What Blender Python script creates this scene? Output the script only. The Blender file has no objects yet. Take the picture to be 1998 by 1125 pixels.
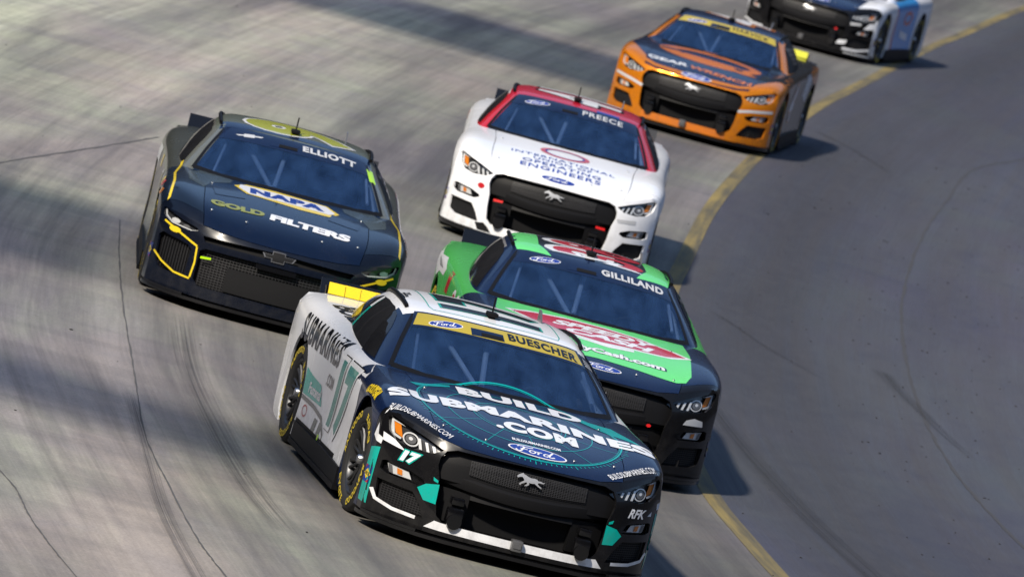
import bpy, bmesh, math, random
from mathutils import Vector, Matrix
from mathutils.bvhtree import BVHTree
from mathutils.geometry import tessellate_polygon

random.seed(7)
scn = bpy.context.scene
COL = scn.collection
PI = math.pi
R = math.radians

# ------------------------------------------------------------------ camera, world, sun, exposure
CAM_POS = Vector((53.562, -11.023, 6.738))
CAM_AZ, CAM_EL, CAM_ROLL = R(-11.660), R(5.4335), R(15.027)
cam_data = bpy.data.cameras.new('camera')
cam = bpy.data.objects.new('camera', cam_data)
COL.objects.link(cam)
_d = Vector((-math.cos(CAM_EL) * math.cos(CAM_AZ), -math.cos(CAM_EL) * math.sin(CAM_AZ), -math.sin(CAM_EL)))
_r = _d.cross(Vector((0, 0, 1))).normalized()
_u = _r.cross(_d)
_r2 = math.cos(CAM_ROLL) * _r + math.sin(CAM_ROLL) * _u
_u2 = -math.sin(CAM_ROLL) * _r + math.cos(CAM_ROLL) * _u
cam.matrix_world = Matrix(((_r2.x, _u2.x, -_d.x, CAM_POS.x), (_r2.y, _u2.y, -_d.y, CAM_POS.y), (_r2.z, _u2.z, -_d.z, CAM_POS.z), (0, 0, 0, 1)))
cam_data.sensor_width = 36
cam_data.lens = 16012.0 / 1998 * 36
cam_data.clip_start = 0.5
cam_data.clip_end = 3000
cam_data.dof.use_dof = True
cam_data.dof.focus_distance = 52.3
cam_data.dof.aperture_fstop = 6.5
scn.camera = cam

SUN_AZ, SUN_EL = R(-43), R(43)          # azimuth from +X towards +Y
world = bpy.data.worlds.new('World')
scn.world = world
world.use_nodes = True
wn = world.node_tree
wn.nodes.clear()
sky = wn.nodes.new('ShaderNodeTexSky')
sky.sky_type = 'NISHITA'
sky.sun_disc = False
sky.sun_elevation = SUN_EL
sky.sun_rotation = PI / 2 - SUN_AZ
sky.air_density = 1.0
sky.dust_density = 0.6
sky.ozone_density = 2.0
bg = wn.nodes.new('ShaderNodeBackground')
bg.inputs['Strength'].default_value = 0.095
wo = wn.nodes.new('ShaderNodeOutputWorld')
wn.links.new(sky.outputs[0], bg.inputs[0])
wn.links.new(bg.outputs[0], wo.inputs[0])
sun_data = bpy.data.lights.new('sun', 'SUN')
sun_data.energy = 3.2
sun_data.angle = R(3.0)
sun_data.color = (1.0, 0.91, 0.77)
sun = bpy.data.objects.new('sun', sun_data)
COL.objects.link(sun)
sdir = Vector((math.cos(SUN_EL) * math.cos(SUN_AZ), math.cos(SUN_EL) * math.sin(SUN_AZ), math.sin(SUN_EL)))
sun.rotation_euler = sdir.to_track_quat('Z', 'Y').to_euler()
sun.location = sdir * 60
vs = scn.view_settings
vs.view_transform = 'Standard'
vs.look = 'None'
vs.exposure = 0.85
vs.gamma = 1.0
vs.use_curve_mapping = False

# ------------------------------------------------------------------ helpers: objects and tags
def link(name, me, parent=None, mat=None):
    o = bpy.data.objects.new(name, me)
    COL.objects.link(o)
    if parent is not None:
        o.parent = parent
    if mat is not None:
        setmat(o, mat)
    return o

def setmat(o, mat):
    if len(o.data.materials) == 0:
        o.data.materials.append(None)
    o.material_slots[0].link = 'OBJECT'
    o.material_slots[0].material = mat

def structure(o):
    o['kind'] = 'structure'
    return o

def mesh_from(verts, faces, smooth=None):
    me = bpy.data.meshes.new('m')
    me.from_pydata([tuple(v) for v in verts], [], faces)
    me.update()
    if smooth is not None:
        shade(me, smooth)
    return me

def shade(me, ang=40):
    me.polygons.foreach_set('use_smooth', [True] * len(me.polygons))
    me.set_sharp_from_angle(angle=R(ang))
    me.update()

def bm_mesh(bm, ang=40):
    bmesh.ops.recalc_face_normals(bm, faces=bm.faces[:])
    me = bpy.data.meshes.new('m')
    bm.to_mesh(me)
    bm.free()
    shade(me, ang)
    return me

def bx(bm, c, s, rot=None, bevel=0.0):
    m = Matrix.Translation(c)
    if rot is not None:
        m = m @ rot.to_4x4()
    m = m @ Matrix.Diagonal((s[0], s[1], s[2], 1))
    r = bmesh.ops.create_cube(bm, size=1, matrix=m)
    if bevel > 0:
        es = list({e for v in r['verts'] for e in v.link_edges})
        bmesh.ops.bevel(bm, geom=es, offset=bevel, segments=2, affect='EDGES', profile=0.6)
    return r['verts']

def tube(bm, pts, rad, n=8, closed=False):
    pts = [Vector(p) for p in pts]
    rings = []
    m = len(pts)
    up = Vector((0, 0, 1))
    for i, p in enumerate(pts):
        a = pts[i - 1] if (i > 0 or closed) else p
        b = pts[(i + 1) % m] if (i < m - 1 or closed) else p
        t = (b - a).normalized()
        u = t.cross(up)
        if u.length < 1e-3:
            u = t.cross(Vector((1, 0, 0)))
        u.normalize()
        w = t.cross(u)
        rr = rad[i] if isinstance(rad, (list, tuple)) else rad
        rings.append([bm.verts.new(p + u * rr * math.cos(2 * PI * k / n) + w * rr * math.sin(2 * PI * k / n)) for k in range(n)])
    for i in range(m if closed else m - 1):
        A, B = rings[i], rings[(i + 1) % m]
        for k in range(n):
            bm.faces.new((A[k], A[(k + 1) % n], B[(k + 1) % n], B[k]))
    if not closed:
        bm.faces.new(rings[0][::-1])
        bm.faces.new(rings[-1])

def lathe(bm, prof, n=48, closed=False):
    """profile [(radius, y)] spun about the Y axis"""
    rings = []
    for r, y in prof:
        rings.append([bm.verts.new((r * math.cos(2 * PI * k / n), y, r * math.sin(2 * PI * k / n))) for k in range(n)])
    m = len(prof)
    for i in range(m if closed else m - 1):
        A, B = rings[i], rings[(i + 1) % m]
        for k in range(n):
            bm.faces.new((A[k], A[(k + 1) % n], B[(k + 1) % n], B[k]))

def prism(bm, poly, a, b, axis):
    """closed polygon extruded along an axis between a and b; poly gives the two other coordinates in order"""
    def P(q, w):
        if axis == 'x': return (w, q[0], q[1])
        if axis == 'y': return (q[0], w, q[1])
        return (q[0], q[1], w)
    A = [bm.verts.new(P(q, a)) for q in poly]
    B = [bm.verts.new(P(q, b)) for q in poly]
    n = len(poly)
    bm.faces.new(A)
    bm.faces.new(B[::-1])
    for i in range(n):
        bm.faces.new((A[i], B[i], B[(i + 1) % n], A[(i + 1) % n]))

def eval_mesh(o):
    dg = bpy.context.evaluated_depsgraph_get()
    dg.update()
    me = bpy.data.meshes.new_from_object(o.evaluated_get(dg), depsgraph=dg)
    return me

def drop(o):
    d = o.data
    bpy.data.objects.remove(o)
    if d is not None and d.users == 0 and isinstance(d, bpy.types.Mesh):
        bpy.data.meshes.remove(d)

# ------------------------------------------------------------------ materials
def newmat(name):
    m = bpy.data.materials.new(name)
    m.use_nodes = True
    return m, m.node_tree, m.node_tree.nodes['Principled BSDF']

def plain(name, col, rough=0.5, metal=0.0, coat=0.0, spec=0.5, emit=None):
    m, t, p = newmat(name)
    p.inputs['Base Color'].default_value = (*col, 1)
    p.inputs['Roughness'].default_value = rough
    p.inputs['Metallic'].default_value = metal
    p.inputs['Coat Weight'].default_value = coat
    p.inputs['Coat Roughness'].default_value = 0.08
    p.inputs['Specular IOR Level'].default_value = spec
    if emit:
        p.inputs['Emission Color'].default_value = (*emit[0], 1)
        p.inputs['Emission Strength'].default_value = emit[1]
    return m

_paint = {}
def paint(col, name='car_paint', rough=0.24, coat=0.5, dirt=0.45):
    """vinyl-wrapped racing paint with rubber dust and a fine uneven gloss"""
    if max(col) < .08: dirt *= .35
    key = (tuple(round(c, 4) for c in col), rough, coat, dirt)
    if key in _paint:
        return _paint[key]
    m, t, p = newmat(name)
    N, L = t.nodes, t.links
    tc = N.new('ShaderNodeTexCoord')
    n1 = N.new('ShaderNodeTexNoise'); n1.inputs['Scale'].default_value = 3.0; n1.inputs['Detail'].default_value = 8
    n2 = N.new('ShaderNodeTexNoise'); n2.inputs['Scale'].default_value = 90.0; n2.inputs['Detail'].default_value = 4
    L.new(tc.outputs['Object'], n1.inputs['Vector']); L.new(tc.outputs['Object'], n2.inputs['Vector'])
    rmp = N.new('ShaderNodeValToRGB')
    rmp.color_ramp.elements[0].position = 0.5; rmp.color_ramp.elements[1].position = 0.8
    rmp.color_ramp.elements[0].color = (0, 0, 0, 1); rmp.color_ramp.elements[1].color = (dirt, dirt, dirt, 1)
    mul = N.new('ShaderNodeMath'); mul.operation = 'MULTIPLY'
    L.new(n1.outputs['Fac'], rmp.inputs['Fac'])
    sp = N.new('ShaderNodeValToRGB'); sp.color_ramp.elements[0].position = 0.45; sp.color_ramp.elements[1].position = 0.75
    L.new(n2.outputs['Fac'], sp.inputs['Fac'])
    L.new(rmp.outputs['Color'], mul.inputs[0]); L.new(sp.outputs['Color'], mul.inputs[1])
    mx = N.new('ShaderNodeMix'); mx.data_type = 'RGBA'
    mx.inputs[6].default_value = (*col, 1); mx.inputs[7].default_value = (0.09, 0.085, 0.08, 1)
    sz = N.new('ShaderNodeSeparateXYZ'); L.new(tc.outputs['Object'], sz.inputs[0])          # road grime thrown up low on the body
    gz = N.new('ShaderNodeMapRange'); gz.inputs[1].default_value = .75; gz.inputs[2].default_value = .10; gz.inputs[3].default_value = 0; gz.inputs[4].default_value = dirt * .9
    L.new(sz.outputs[2], gz.inputs[0])
    n3 = N.new('ShaderNodeTexNoise'); n3.inputs['Scale'].default_value = 11.0; n3.inputs['Detail'].default_value = 7; n3.inputs['Roughness'].default_value = .7
    L.new(tc.outputs['Object'], n3.inputs['Vector'])
    g3 = N.new('ShaderNodeMapRange'); g3.inputs[1].default_value = .42; g3.inputs[2].default_value = .75; L.new(n3.outputs['Fac'], g3.inputs[0])
    gm = N.new('ShaderNodeMath'); gm.operation = 'MULTIPLY'; L.new(gz.outputs[0], gm.inputs[0]); L.new(g3.outputs[0], gm.inputs[1])
    ga = N.new('ShaderNodeMath'); ga.operation = 'MAXIMUM'; L.new(mul.outputs[0], ga.inputs[0]); L.new(gm.outputs[0], ga.inputs[1])
    L.new(ga.outputs[0], mx.inputs[0])
    L.new(mx.outputs[2], p.inputs['Base Color'])
    mr = N.new('ShaderNodeMapRange'); mr.inputs[3].default_value = rough * 0.8; mr.inputs[4].default_value = rough * 1.35
    L.new(n1.outputs['Fac'], mr.inputs[0]); L.new(mr.outputs[0], p.inputs['Roughness'])
    p.inputs['Coat Weight'].default_value = coat
    p.inputs['Coat Roughness'].default_value = 0.05; p.inputs['Specular IOR Level'].default_value = 0.2; p.inputs['Coat IOR'].default_value = 1.35
    _paint[key] = m
    return m

def glassy(name, tint, alpha, col, rough=0.03):
    """laminated racing windscreen: tinted see-through layer with a colour layer that can hold painted-in reflection and a gloss coat"""
    m, t, p = newmat(name)
    N, L = t.nodes, t.links
    p.inputs['Base Color'].default_value = (*col, 1)
    p.inputs['Roughness'].default_value = rough
    p.inputs['IOR'].default_value = 1.5
    tr = N.new('ShaderNodeBsdfTransparent'); tr.inputs[0].default_value = (*tint, 1)
    mix = N.new('ShaderNodeMixShader')
    tc = N.new('ShaderNodeTexCoord')
    mp = N.new('ShaderNodeMapping'); mp.inputs['Scale'].default_value = (1.6, 3.4, 2.0)
    mp.inputs['Rotation'].default_value = (0, 0, 0.3)
    n = N.new('ShaderNodeTexNoise'); n.inputs['Scale'].default_value = 2.2; n.inputs['Detail'].default_value = 7
    oi = N.new('ShaderNodeObjectInfo'); ad = N.new('ShaderNodeVectorMath'); ad.operation = 'ADD'
    L.new(tc.outputs['Object'], ad.inputs[0]); L.new(oi.outputs['Location'], ad.inputs[1])
    L.new(ad.outputs[0], mp.inputs[0]); L.new(mp.outputs[0], n.inputs['Vector'])
    mr = N.new('ShaderNodeMapRange'); mr.inputs[1].default_value = 0.3; mr.inputs[2].default_value = 0.75
    mr.inputs[3].default_value = alpha - 0.14; mr.inputs[4].default_value = alpha + 0.16
    L.new(n.outputs['Fac'], mr.inputs[0])
    L.new(mr.outputs[0], mix.inputs[0])
    L.new(tr.outputs[0], mix.inputs[1]); L.new(p.outputs[0], mix.inputs[2])
    L.new(mix.outputs[0], N['Material Output'].inputs['Surface'])
    return m

NAVY = (0.0035, 0.010, 0.038)
WHITE = (0.74, 0.75, 0.78)
BLACK = (0.005, 0.005, 0.006)
TEAL = (0.0, 0.36, 0.30)
YELLOW = (0.62, 0.46, 0.03)
M = {}
M['black_gloss'] = plain('black_gloss', (0.004, 0.004, 0.005), 0.2, coat=0.5, spec=.3)
M['black_satin'] = plain('black_satin', (0.007, 0.007, 0.008), 0.5, spec=0.12)
M['black_matt'] = plain('black_matt', (0.008, 0.008, 0.009), 0.75, spec=0.15)
M['mesh_grey'] = plain('mesh_grey', (0.022, 0.022, 0.024), 0.5, spec=.25)
M['rubber'] = plain('rubber', (0.016, 0.016, 0.017), 0.72)
M['rim'] = plain('rim_metal', (0.05, 0.051, 0.055), 0.36, metal=0.7)
M['steel'] = plain('steel', (0.45, 0.46, 0.48), 0.3, metal=1.0)
M['chrome'] = plain('chrome', (0.8, 0.8, 0.82), 0.12, metal=1.0)
M['cage'] = plain('cage_paint', (0.40, 0.41, 0.43), 0.4)
M['amber'] = plain('amber_print', (0.55, 0.16, 0.01), 0.3, coat=0.5)
M['silver_print'] = plain('silver_print', (0.58, 0.59, 0.60), 0.3, metal=0.2, coat=0.5)
M['dark_print'] = plain('dark_print', (0.03, 0.031, 0.034), 0.25, coat=0.5)
M['horse_grey'] = plain('emblem_metal', (0.34, 0.345, 0.36), 0.35, metal=0.3)
M['smoke_print'] = plain('smoke_print', (0.09, 0.09, 0.095), 0.3, coat=0.5)
M['windscreen'] = glassy('windscreen', (0.72, 0.82, 0.96), 0.32, (0.024, 0.060, 0.15))  # blue base colour stands in for the reflected sky
M['side_glass'] = glassy('side_glass', (0.25, 0.25, 0.26), 0.72, (0.02, 0.02, 0.022))
def P(*c): return paint(c)
WHT = paint(WHITE); NVY = paint(NAVY); BLK = paint(BLACK, 'black_paint', .2); TEA = paint(TEAL); YEL = paint(YELLOW)
BLUE = paint((0.010, 0.035, 0.26)); RED = paint((0.45, 0.012, 0.02)); ORA = paint((0.72, 0.22, 0.008), 'metallic_paint')
ORA.node_tree.nodes['Principled BSDF'].inputs['Metallic'].default_value = 0.45
GRN = paint((0.07, 0.42, 0.09)); OLIVE = paint((0.23, 0.24, 0.02)); GOLDY = paint((0.75, 0.55, 0.02))
LIME = paint((0.42, 0.75, 0.0)); GREY = paint((0.2, 0.2, 0.21)); DGRN = paint((0.0, 0.20, 0.165)); SILV = paint((0.5, 0.51, 0.53))
SKYB = paint((0.02, 0.25, 0.62))
# ------------------------------------------------------------------ the track
# centre of the painted line at the bottom of the banking, in ground coordinates (metres)
LINE = [(-230, 100), (-190, 74), (-150, 52), (-120, 38.2), (-100, 30.0), (-88.8, 26.05), (-77.2, 22.3), (-67, 19.0), (-57.5, 16.06), (-49, 13.4), (-40.8, 11.02), (-34.3, 9.22),
        (-28.7, 7.74), (-22.7, 6.27), (-19.1, 5.40), (-14.2, 4.35), (-9.6, 3.46), (-6.45, 3.03), (-4.02, 2.72), (-2.1, 2.58), (-.83, 2.50), (2, 2.36), (8, 2.25), (16, 2.45), (28, 3.5), (45, 6.8), (65, 13), (90, 24)]

def catmull(pts, n=8):
    out = []
    for i in range(len(pts) - 1):
        p0 = Vector(pts[max(0, i - 1)]); p1 = Vector(pts[i]); p2 = Vector(pts[i + 1]); p3 = Vector(pts[min(len(pts) - 1, i + 2)])
        t1 = (p2 - p0) / 2; t2 = (p3 - p1) / 2
        L1 = (p2 - p1).length
        if (p1 - p0).length > 0: t1 = t1.normalized() * L1
        if (p3 - p2).length > 0: t2 = t2.normalized() * L1
        for k in range(n):
            t = k / n
            out.append((2 * t ** 3 - 3 * t ** 2 + 1) * p1 + (t ** 3 - 2 * t ** 2 + t) * t1 + (-2 * t ** 3 + 3 * t ** 2) * p2 + (t ** 3 - t ** 2) * t2)
    out.append(Vector(pts[-1]))
    return out
PATH = catmull(LINE)
for _ in range(3):
    PATH = [PATH[0]] + [(PATH[i - 1] + PATH[i] * 2 + PATH[i + 1]) / 4 for i in range(1, len(PATH) - 1)] + [PATH[-1]]
ARC = [0.0]
for i in range(1, len(PATH)): ARC.append(ARC[-1] + (PATH[i] - PATH[i - 1]).length)
_i0 = min(range(len(PATH)), key=lambda i: abs(PATH[i].x))
ARC = [a - ARC[_i0] for a in ARC]
NORM = []
for i in range(len(PATH)):
    d = (PATH[min(i + 1, len(PATH) - 1)] - PATH[max(0, i - 1)]).normalized()
    NORM.append(Vector((-d.y, d.x)))                    # towards the infield

def path_at(s):
    for i in range(1, len(ARC)):
        if ARC[i] >= s or i == len(ARC) - 1:
            f = (s - ARC[i - 1]) / (ARC[i] - ARC[i - 1])
            return PATH[i - 1].lerp(PATH[i], f), NORM[i - 1].lerp(NORM[i], f).normalized()

def strip_mesh(ts, z, s0=None, s1=None, zf=None):
    """ribbon along the painted line; UV = metres along, metres across (+ infield)"""
    idx = [i for i in range(len(PATH)) if (s0 is None or ARC[i] >= s0) and (s1 is None or ARC[i] <= s1)]
    verts, uv, faces = [], [], []
    for i in idx:
        for t in ts:
            p = PATH[i] + NORM[i] * t
            verts.append((p.x, p.y, z + (zf(t) if zf else 0))); uv.append((ARC[i], t))
    m = len(ts)
    for a in range(len(idx) - 1):
        for b in range(m - 1):
            faces.append((a * m + b, (a + 1) * m + b, (a + 1) * m + b + 1, a * m + b + 1)[::1])
    me = mesh_from(verts, faces)
    ul = me.uv_layers.new(name='UVMap')
    for l in me.loops: ul.data[l.index].uv = uv[l.vertex_index]
    if me.polygons[0].normal.z < 0: me.flip_normals()
    return me

def concrete(name, light, dark, tint, groove, streak, speck=0.5):
    """weathered concrete: stretched tyre streaks along the lane, rubber groove, blotches, pits; UV in metres"""
    m, t, p = newmat(name)
    N, L = t.nodes, t.links
    uv = N.new('ShaderNodeUVMap')
    sep = N.new('ShaderNodeSeparateXYZ'); L.new(uv.outputs[0], sep.inputs[0])
    def noise(sx, sy, detail=6, rough=.55, dist=0.0):
        mp = N.new('ShaderNodeMapping'); mp.inputs['Scale'].default_value = (sx, sy, 1)
        L.new(uv.outputs[0], mp.inputs[0])
        n = N.new('ShaderNodeTexNoise'); n.inputs['Scale'].default_value = 1; n.inputs['Detail'].default_value = detail
        n.inputs['Roughness'].default_value = rough; n.inputs['Distortion'].default_value = dist
        L.new(mp.outputs[0], n.inputs['Vector'])
        return n.outputs['Fac']
    def ramp(f, a, b, ca=(0, 0, 0), cb=(1, 1, 1)):
        r = N.new('ShaderNodeValToRGB')
        r.color_ramp.elements[0].position = a; r.color_ramp.elements[1].position = b
        r.color_ramp.elements[0].color = (*ca, 1); r.color_ramp.elements[1].color = (*cb, 1)
        L.new(f, r.inputs[0]); return r.outputs[0]
    def mix(f, a, b, mode='MIX'):
        x = N.new('ShaderNodeMix'); x.data_type = 'RGBA'; x.blend_type = mode
        if isinstance(f, float): x.inputs[0].default_value = f
        else: L.new(f, x.inputs[0])
        for q, i in ((a, 6), (b, 7)):
            if isinstance(q, tuple): x.inputs[i].default_value = (*q, 1)
            else: L.new(q, x.inputs[i])
        return x.outputs[2]
    def math_(op, a, b=None):
        x = N.new('ShaderNodeMath'); x.operation = op
        for q, i in ((a, 0), (b, 1)):
            if q is None: continue
            if isinstance(q, (int, float)): x.inputs[i].default_value = q
            else: L.new(q, x.inputs[i])
        return x.outputs[0]
    big = ramp(noise(.05, .22, 5, .6), .32, .68)
    base = mix(big, dark, light)
    blot = ramp(noise(.11, .30, 7, .65, .5), .42, .62)
    base = mix(math_('MULTIPLY', blot, .75), base, tint)
    stain = ramp(noise(.55, .9, 8, .7, .8), .50, .72)
    base = mix(math_('MULTIPLY', stain, .55), base, dark)
    # fine tyre streaks and broad rubber smears along the lane
    s1 = ramp(noise(.05, 3.2, 7, .72, .3), .42, .72)
    s2 = ramp(noise(.045, 1.0, 6, .65, .3), .43, .66)
    base = mix(math_('MULTIPLY', s1, streak), base, (.060, .060, .066))
    base = mix(math_('MULTIPLY', s2, streak * 1.5), base, (.060, .058, .078))
    # cross-lane broom marks and old brushing
    s3 = ramp(noise(.9, .07, 7, .7, .3), .46, .72)
    base = mix(math_('MULTIPLY', s3, .40), base, (.09, .09, .095))
    # worn, rubbered-in lanes near the painted line
    for t0, w, k in groove:
        d = math_('DIVIDE', math_('SUBTRACT', sep.outputs[1], t0), w)
        g = math_('POWER', 2.718, math_('MULTIPLY', math_('MULTIPLY', d, d), -1.0))
        wob = math_('ADD', math_('MULTIPLY', noise(.05, .8, 5, .6), 1.0), .45)
        base = mix(math_('MULTIPLY', math_('MULTIPLY', g, wob), k), base, (.040, .040, .047))
    # grit and pits
    pit = ramp(noise(9, 9, 3, .6), .70, .78)
    base = mix(math_('MULTIPLY', pit, speck), base, (.02, .02, .02))
    med = ramp(noise(2.2, 5.0, 7, .75, .3), .40, .70)
    base = mix(math_('MULTIPLY', med, .22), base, (.10, .10, .105))
    fine = noise(40, 40, 4, .7)
    base = mix(1.0, base, ramp(fine, .3, .75, (.78, .78, .79), (1.14, 1.13, 1.12)), 'MULTIPLY')
    L.new(base, p.inputs['Base Color'])
    rr = N.new('ShaderNodeMapRange'); rr.inputs[3].default_value = .62; rr.inputs[4].default_value = .95
    L.new(s1, rr.inputs[0]); L.new(rr.outputs[0], p.inputs['Roughness'])
    p.inputs['Specular IOR Level'].default_value = .25
    bp = N.new('ShaderNodeBump'); bp.inputs['Strength'].default_value = .35; bp.inputs['Distance'].default_value = .01
    L.new(fine, bp.inputs['Height']); L.new(bp.outputs[0], p.inputs['Normal'])
    return m

TRACK_T = [-46, -40, -34, -28, -22, -17, -13, -10, -7.5, -5.5, -4, -2.8, -1.8, -.9, 0]
APRON_T = [0, .8, 1.6, 2.6, 3.8, 5.5, 7.5, 10, 14, 19, 25, 32, 40]
M['concrete'] = concrete('track_concrete', (.68, .575, .455), (.40, .37, .385), (.57, .615, .44), [(-.9, 1.9, .80), (-3.4, 2.2, .48), (-6.4, .7, .25), (-9.2, .6, .2)], .46)
M['apron'] = concrete('apron_concrete', (.112, .108, .148), (.036, .042, .080), (.088, .106, .112), [(.9, .9, .80), (2.2, 1.2, .35), (6.5, 3.0, .15)], .5)
trk = structure(link('track', strip_mesh(TRACK_T, 0.0), None, M['concrete']))
apr = structure(link('apron', strip_mesh(APRON_T, 0.0, zf=lambda t: .0), None, M['apron']))

def line_paint():
    m, t, p = newmat('line_paint')
    N, L = t.nodes, t.links
    uv = N.new('ShaderNodeUVMap')
    def noise(sx, sy, d=6):
        mp = N.new('ShaderNodeMapping'); mp.inputs['Scale'].default_value = (sx, sy, 1)
        L.new(uv.outputs[0], mp.inputs[0])
        n = N.new('ShaderNodeTexNoise'); n.inputs['Scale'].default_value = 1; n.inputs['Detail'].default_value = d; n.inputs['Roughness'].default_value = .65
        L.new(mp.outputs[0], n.inputs['Vector']); return n.outputs['Fac']
    r1 = N.new('ShaderNodeValToRGB'); r1.color_ramp.elements[0].position = .35; r1.color_ramp.elements[1].position = .72
    r1.color_ramp.elements[0].color = (.26, .195, .06, 1); r1.color_ramp.elements[1].color = (.085, .075, .046, 1)
    L.new(noise(.5, 3), r1.inputs[0])
    r2 = N.new('ShaderNodeValToRGB'); r2.color_ramp.elements[0].position = .42; r2.color_ramp.elements[1].position = .66
    L.new(noise(.25, 9), r2.inputs[0])
    x = N.new('ShaderNodeMix'); x.data_type = 'RGBA'; x.inputs[7].default_value = (.05, .05, .045, 1)
    mm = N.new('ShaderNodeMath'); mm.operation = 'MULTIPLY'; mm.inputs[1].default_value = .85
    L.new(r2.outputs[0], mm.inputs[0]); L.new(mm.outputs[0], x.inputs[0]); L.new(r1.outputs[0], x.inputs[6])
    L.new(x.outputs[2], p.inputs['Base Color']); p.inputs['Roughness'].default_value = .75
    return m
structure(link('yellow_line', strip_mesh([-.078, 0, .078], .004), None, line_paint()))

M['sealant'] = plain('joint_sealant', (.045, .044, .047), .8)
M['sealant_pale'] = plain('joint_sealant', (.085, .082, .080), .8)
def joint(pts, w):
    """narrow, ragged sealed joint through ground points"""
    P_ = catmull(pts, 14)
    rnd = random.Random(len(pts) * 7 + int(w * 1000))
    vv, ff = [], []
    for k, c in enumerate(P_):
        d = (P_[min(k + 1, len(P_) - 1)] - P_[max(0, k - 1)]).normalized(); sd = Vector((-d.y, d.x))
        ww = w * rnd.uniform(.45, 1.25)
        j = rnd.uniform(-.2, .2) * w
        for e in (-1, 1): vv.append((c.x + sd.x * (ww * e / 2 + j), c.y + sd.y * (ww * e / 2 + j), .003))
    for k in range(len(P_) - 1): ff.append((2 * k, 2 * k + 2, 2 * k + 3, 2 * k + 1))
    me = mesh_from(vv, ff)
    if me.polygons[0].normal.z < 0: me.flip_normals()
    return structure(link('expansion_joint', me, None, M['sealant'] if w > .03 else M['sealant_pale']))

def smear(pts, w0, w1, name='tyre_mark'):
    m = M.get('skid')
    if m is None:
        m, t, p = newmat('skid_rubber')
        N, L = t.nodes, t.links
        p.inputs['Base Color'].default_value = (.028, .028, .032, 1); p.inputs['Roughness'].default_value = .8
        tr = N.new('ShaderNodeBsdfTransparent'); mx = N.new('ShaderNodeMixShader')
        uv = N.new('ShaderNodeUVMap')
        mp = N.new('ShaderNodeMapping'); mp.inputs['Scale'].default_value = (1.2, 9, 1); L.new(uv.outputs[0], mp.inputs[0])
        n = N.new('ShaderNodeTexNoise'); n.inputs['Scale'].default_value = 1.5; n.inputs['Detail'].default_value = 6; L.new(mp.outputs[0], n.inputs['Vector'])
        sp = N.new('ShaderNodeSeparateXYZ'); L.new(uv.outputs[0], sp.inputs[0])
        def mth(op, a, b):
            x = N.new('ShaderNodeMath'); x.operation = op
            for q, i in ((a, 0), (b, 1)):
                if isinstance(q, float): x.inputs[i].default_value = q
                else: L.new(q, x.inputs[i])
            return x.outputs[0]
        edge = mth('MULTIPLY', mth('MULTIPLY', sp.outputs[1], mth('SUBTRACT', 1.0, sp.outputs[1])), 4.0)
        r = N.new('ShaderNodeMapRange'); r.inputs[1].default_value = .35; r.inputs[2].default_value = .7; L.new(n.outputs['Fac'], r.inputs[0])
        a = mth('MULTIPLY', mth('MULTIPLY', edge, r.outputs[0]), .56)
        endf = mth('MULTIPLY', mth('MULTIPLY', sp.outputs[0], mth('SUBTRACT', 1.0, sp.outputs[0])), 4.0)
        a = mth('MULTIPLY', a, mth('MINIMUM', mth('MULTIPLY', endf, 2.0), 1.0))
        L.new(a, mx.inputs[0]); L.new(tr.outputs[0], mx.inputs[1]); L.new(p.outputs[0], mx.inputs[2])
        L.new(mx.outputs[0], N['Material Output'].inputs['Surface'])
        M['skid'] = m
    vv, ff, uvs = [], [], []
    n = len(pts)
    for k, (x, y) in enumerate(pts):
        a = Vector(pts[max(0, k - 1)]); b = Vector(pts[min(n - 1, k + 1)])
        d = (b - a).normalized(); sd = Vector((-d.y, d.x)); w = w0 + (w1 - w0) * k / (n - 1)
        for e in (0, 1):
            q = Vector((x, y)) + sd * w * (e - .5)
            vv.append((q.x, q.y, .0055)); uvs.append((k / (n - 1), e))
    for k in range(n - 1): ff.append((2 * k, 2 * k + 2, 2 * k + 3, 2 * k + 1))
    me = mesh_from(vv, ff)
    ul = me.uv_layers.new(name='UVMap')
    for l in me.loops: ul.data[l.index].uv = uvs[l.vertex_index]
    if me.polygons[0].normal.z < 0: me.flip_normals()
    return structure(link(name, me, None, m))

# ground far beyond the track
M['infield'] = plain('infield_ground', (.05, .05, .055), .9)
g = mesh_from([(-1200, -1200, -.25), (1200, -1200, -.25), (1200, 1200, -.25), (-1200, 1200, -.25)], [(0, 1, 2, 3)])
structure(link('ground', g, None, M['infield']))

# the dark bowl of grandstands all round the oval
def bowl():
    vv, ff = [], []
    n = 72; rows = 16
    cx, cy = -30, 75
    prof = []
    for r in range(rows):
        d = 131 + r * 4.5; z = 4 + r * 4.4
        prof += [(d, z), (d + 4.5, z)]
    prof = [(130, -.2)] + prof + [(132 + rows * 4.5 + 2, -.2)]
    for k in range(n):
        a = 2 * PI * k / n
        for d, z in prof: vv.append((cx + d * math.cos(a), cy + d * math.sin(a), z))
    m = len(prof)
    for k in range(n):
        for q in range(m - 1):
            ff.append((k * m + q, k * m + q + 1, ((k + 1) % n) * m + q + 1, ((k + 1) % n) * m + q))
    me = mesh_from(vv, ff)
    bm = bmesh.new(); bm.from_mesh(me); bmesh.ops.recalc_face_normals(bm, faces=bm.faces[:]); bm.to_mesh(me); bm.free()
    return me
M['stand'] = plain('stand_seats', (.03, .031, .036), .85, spec=.1)
structure(link('grandstand', bowl(), None, M['stand']))

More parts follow.
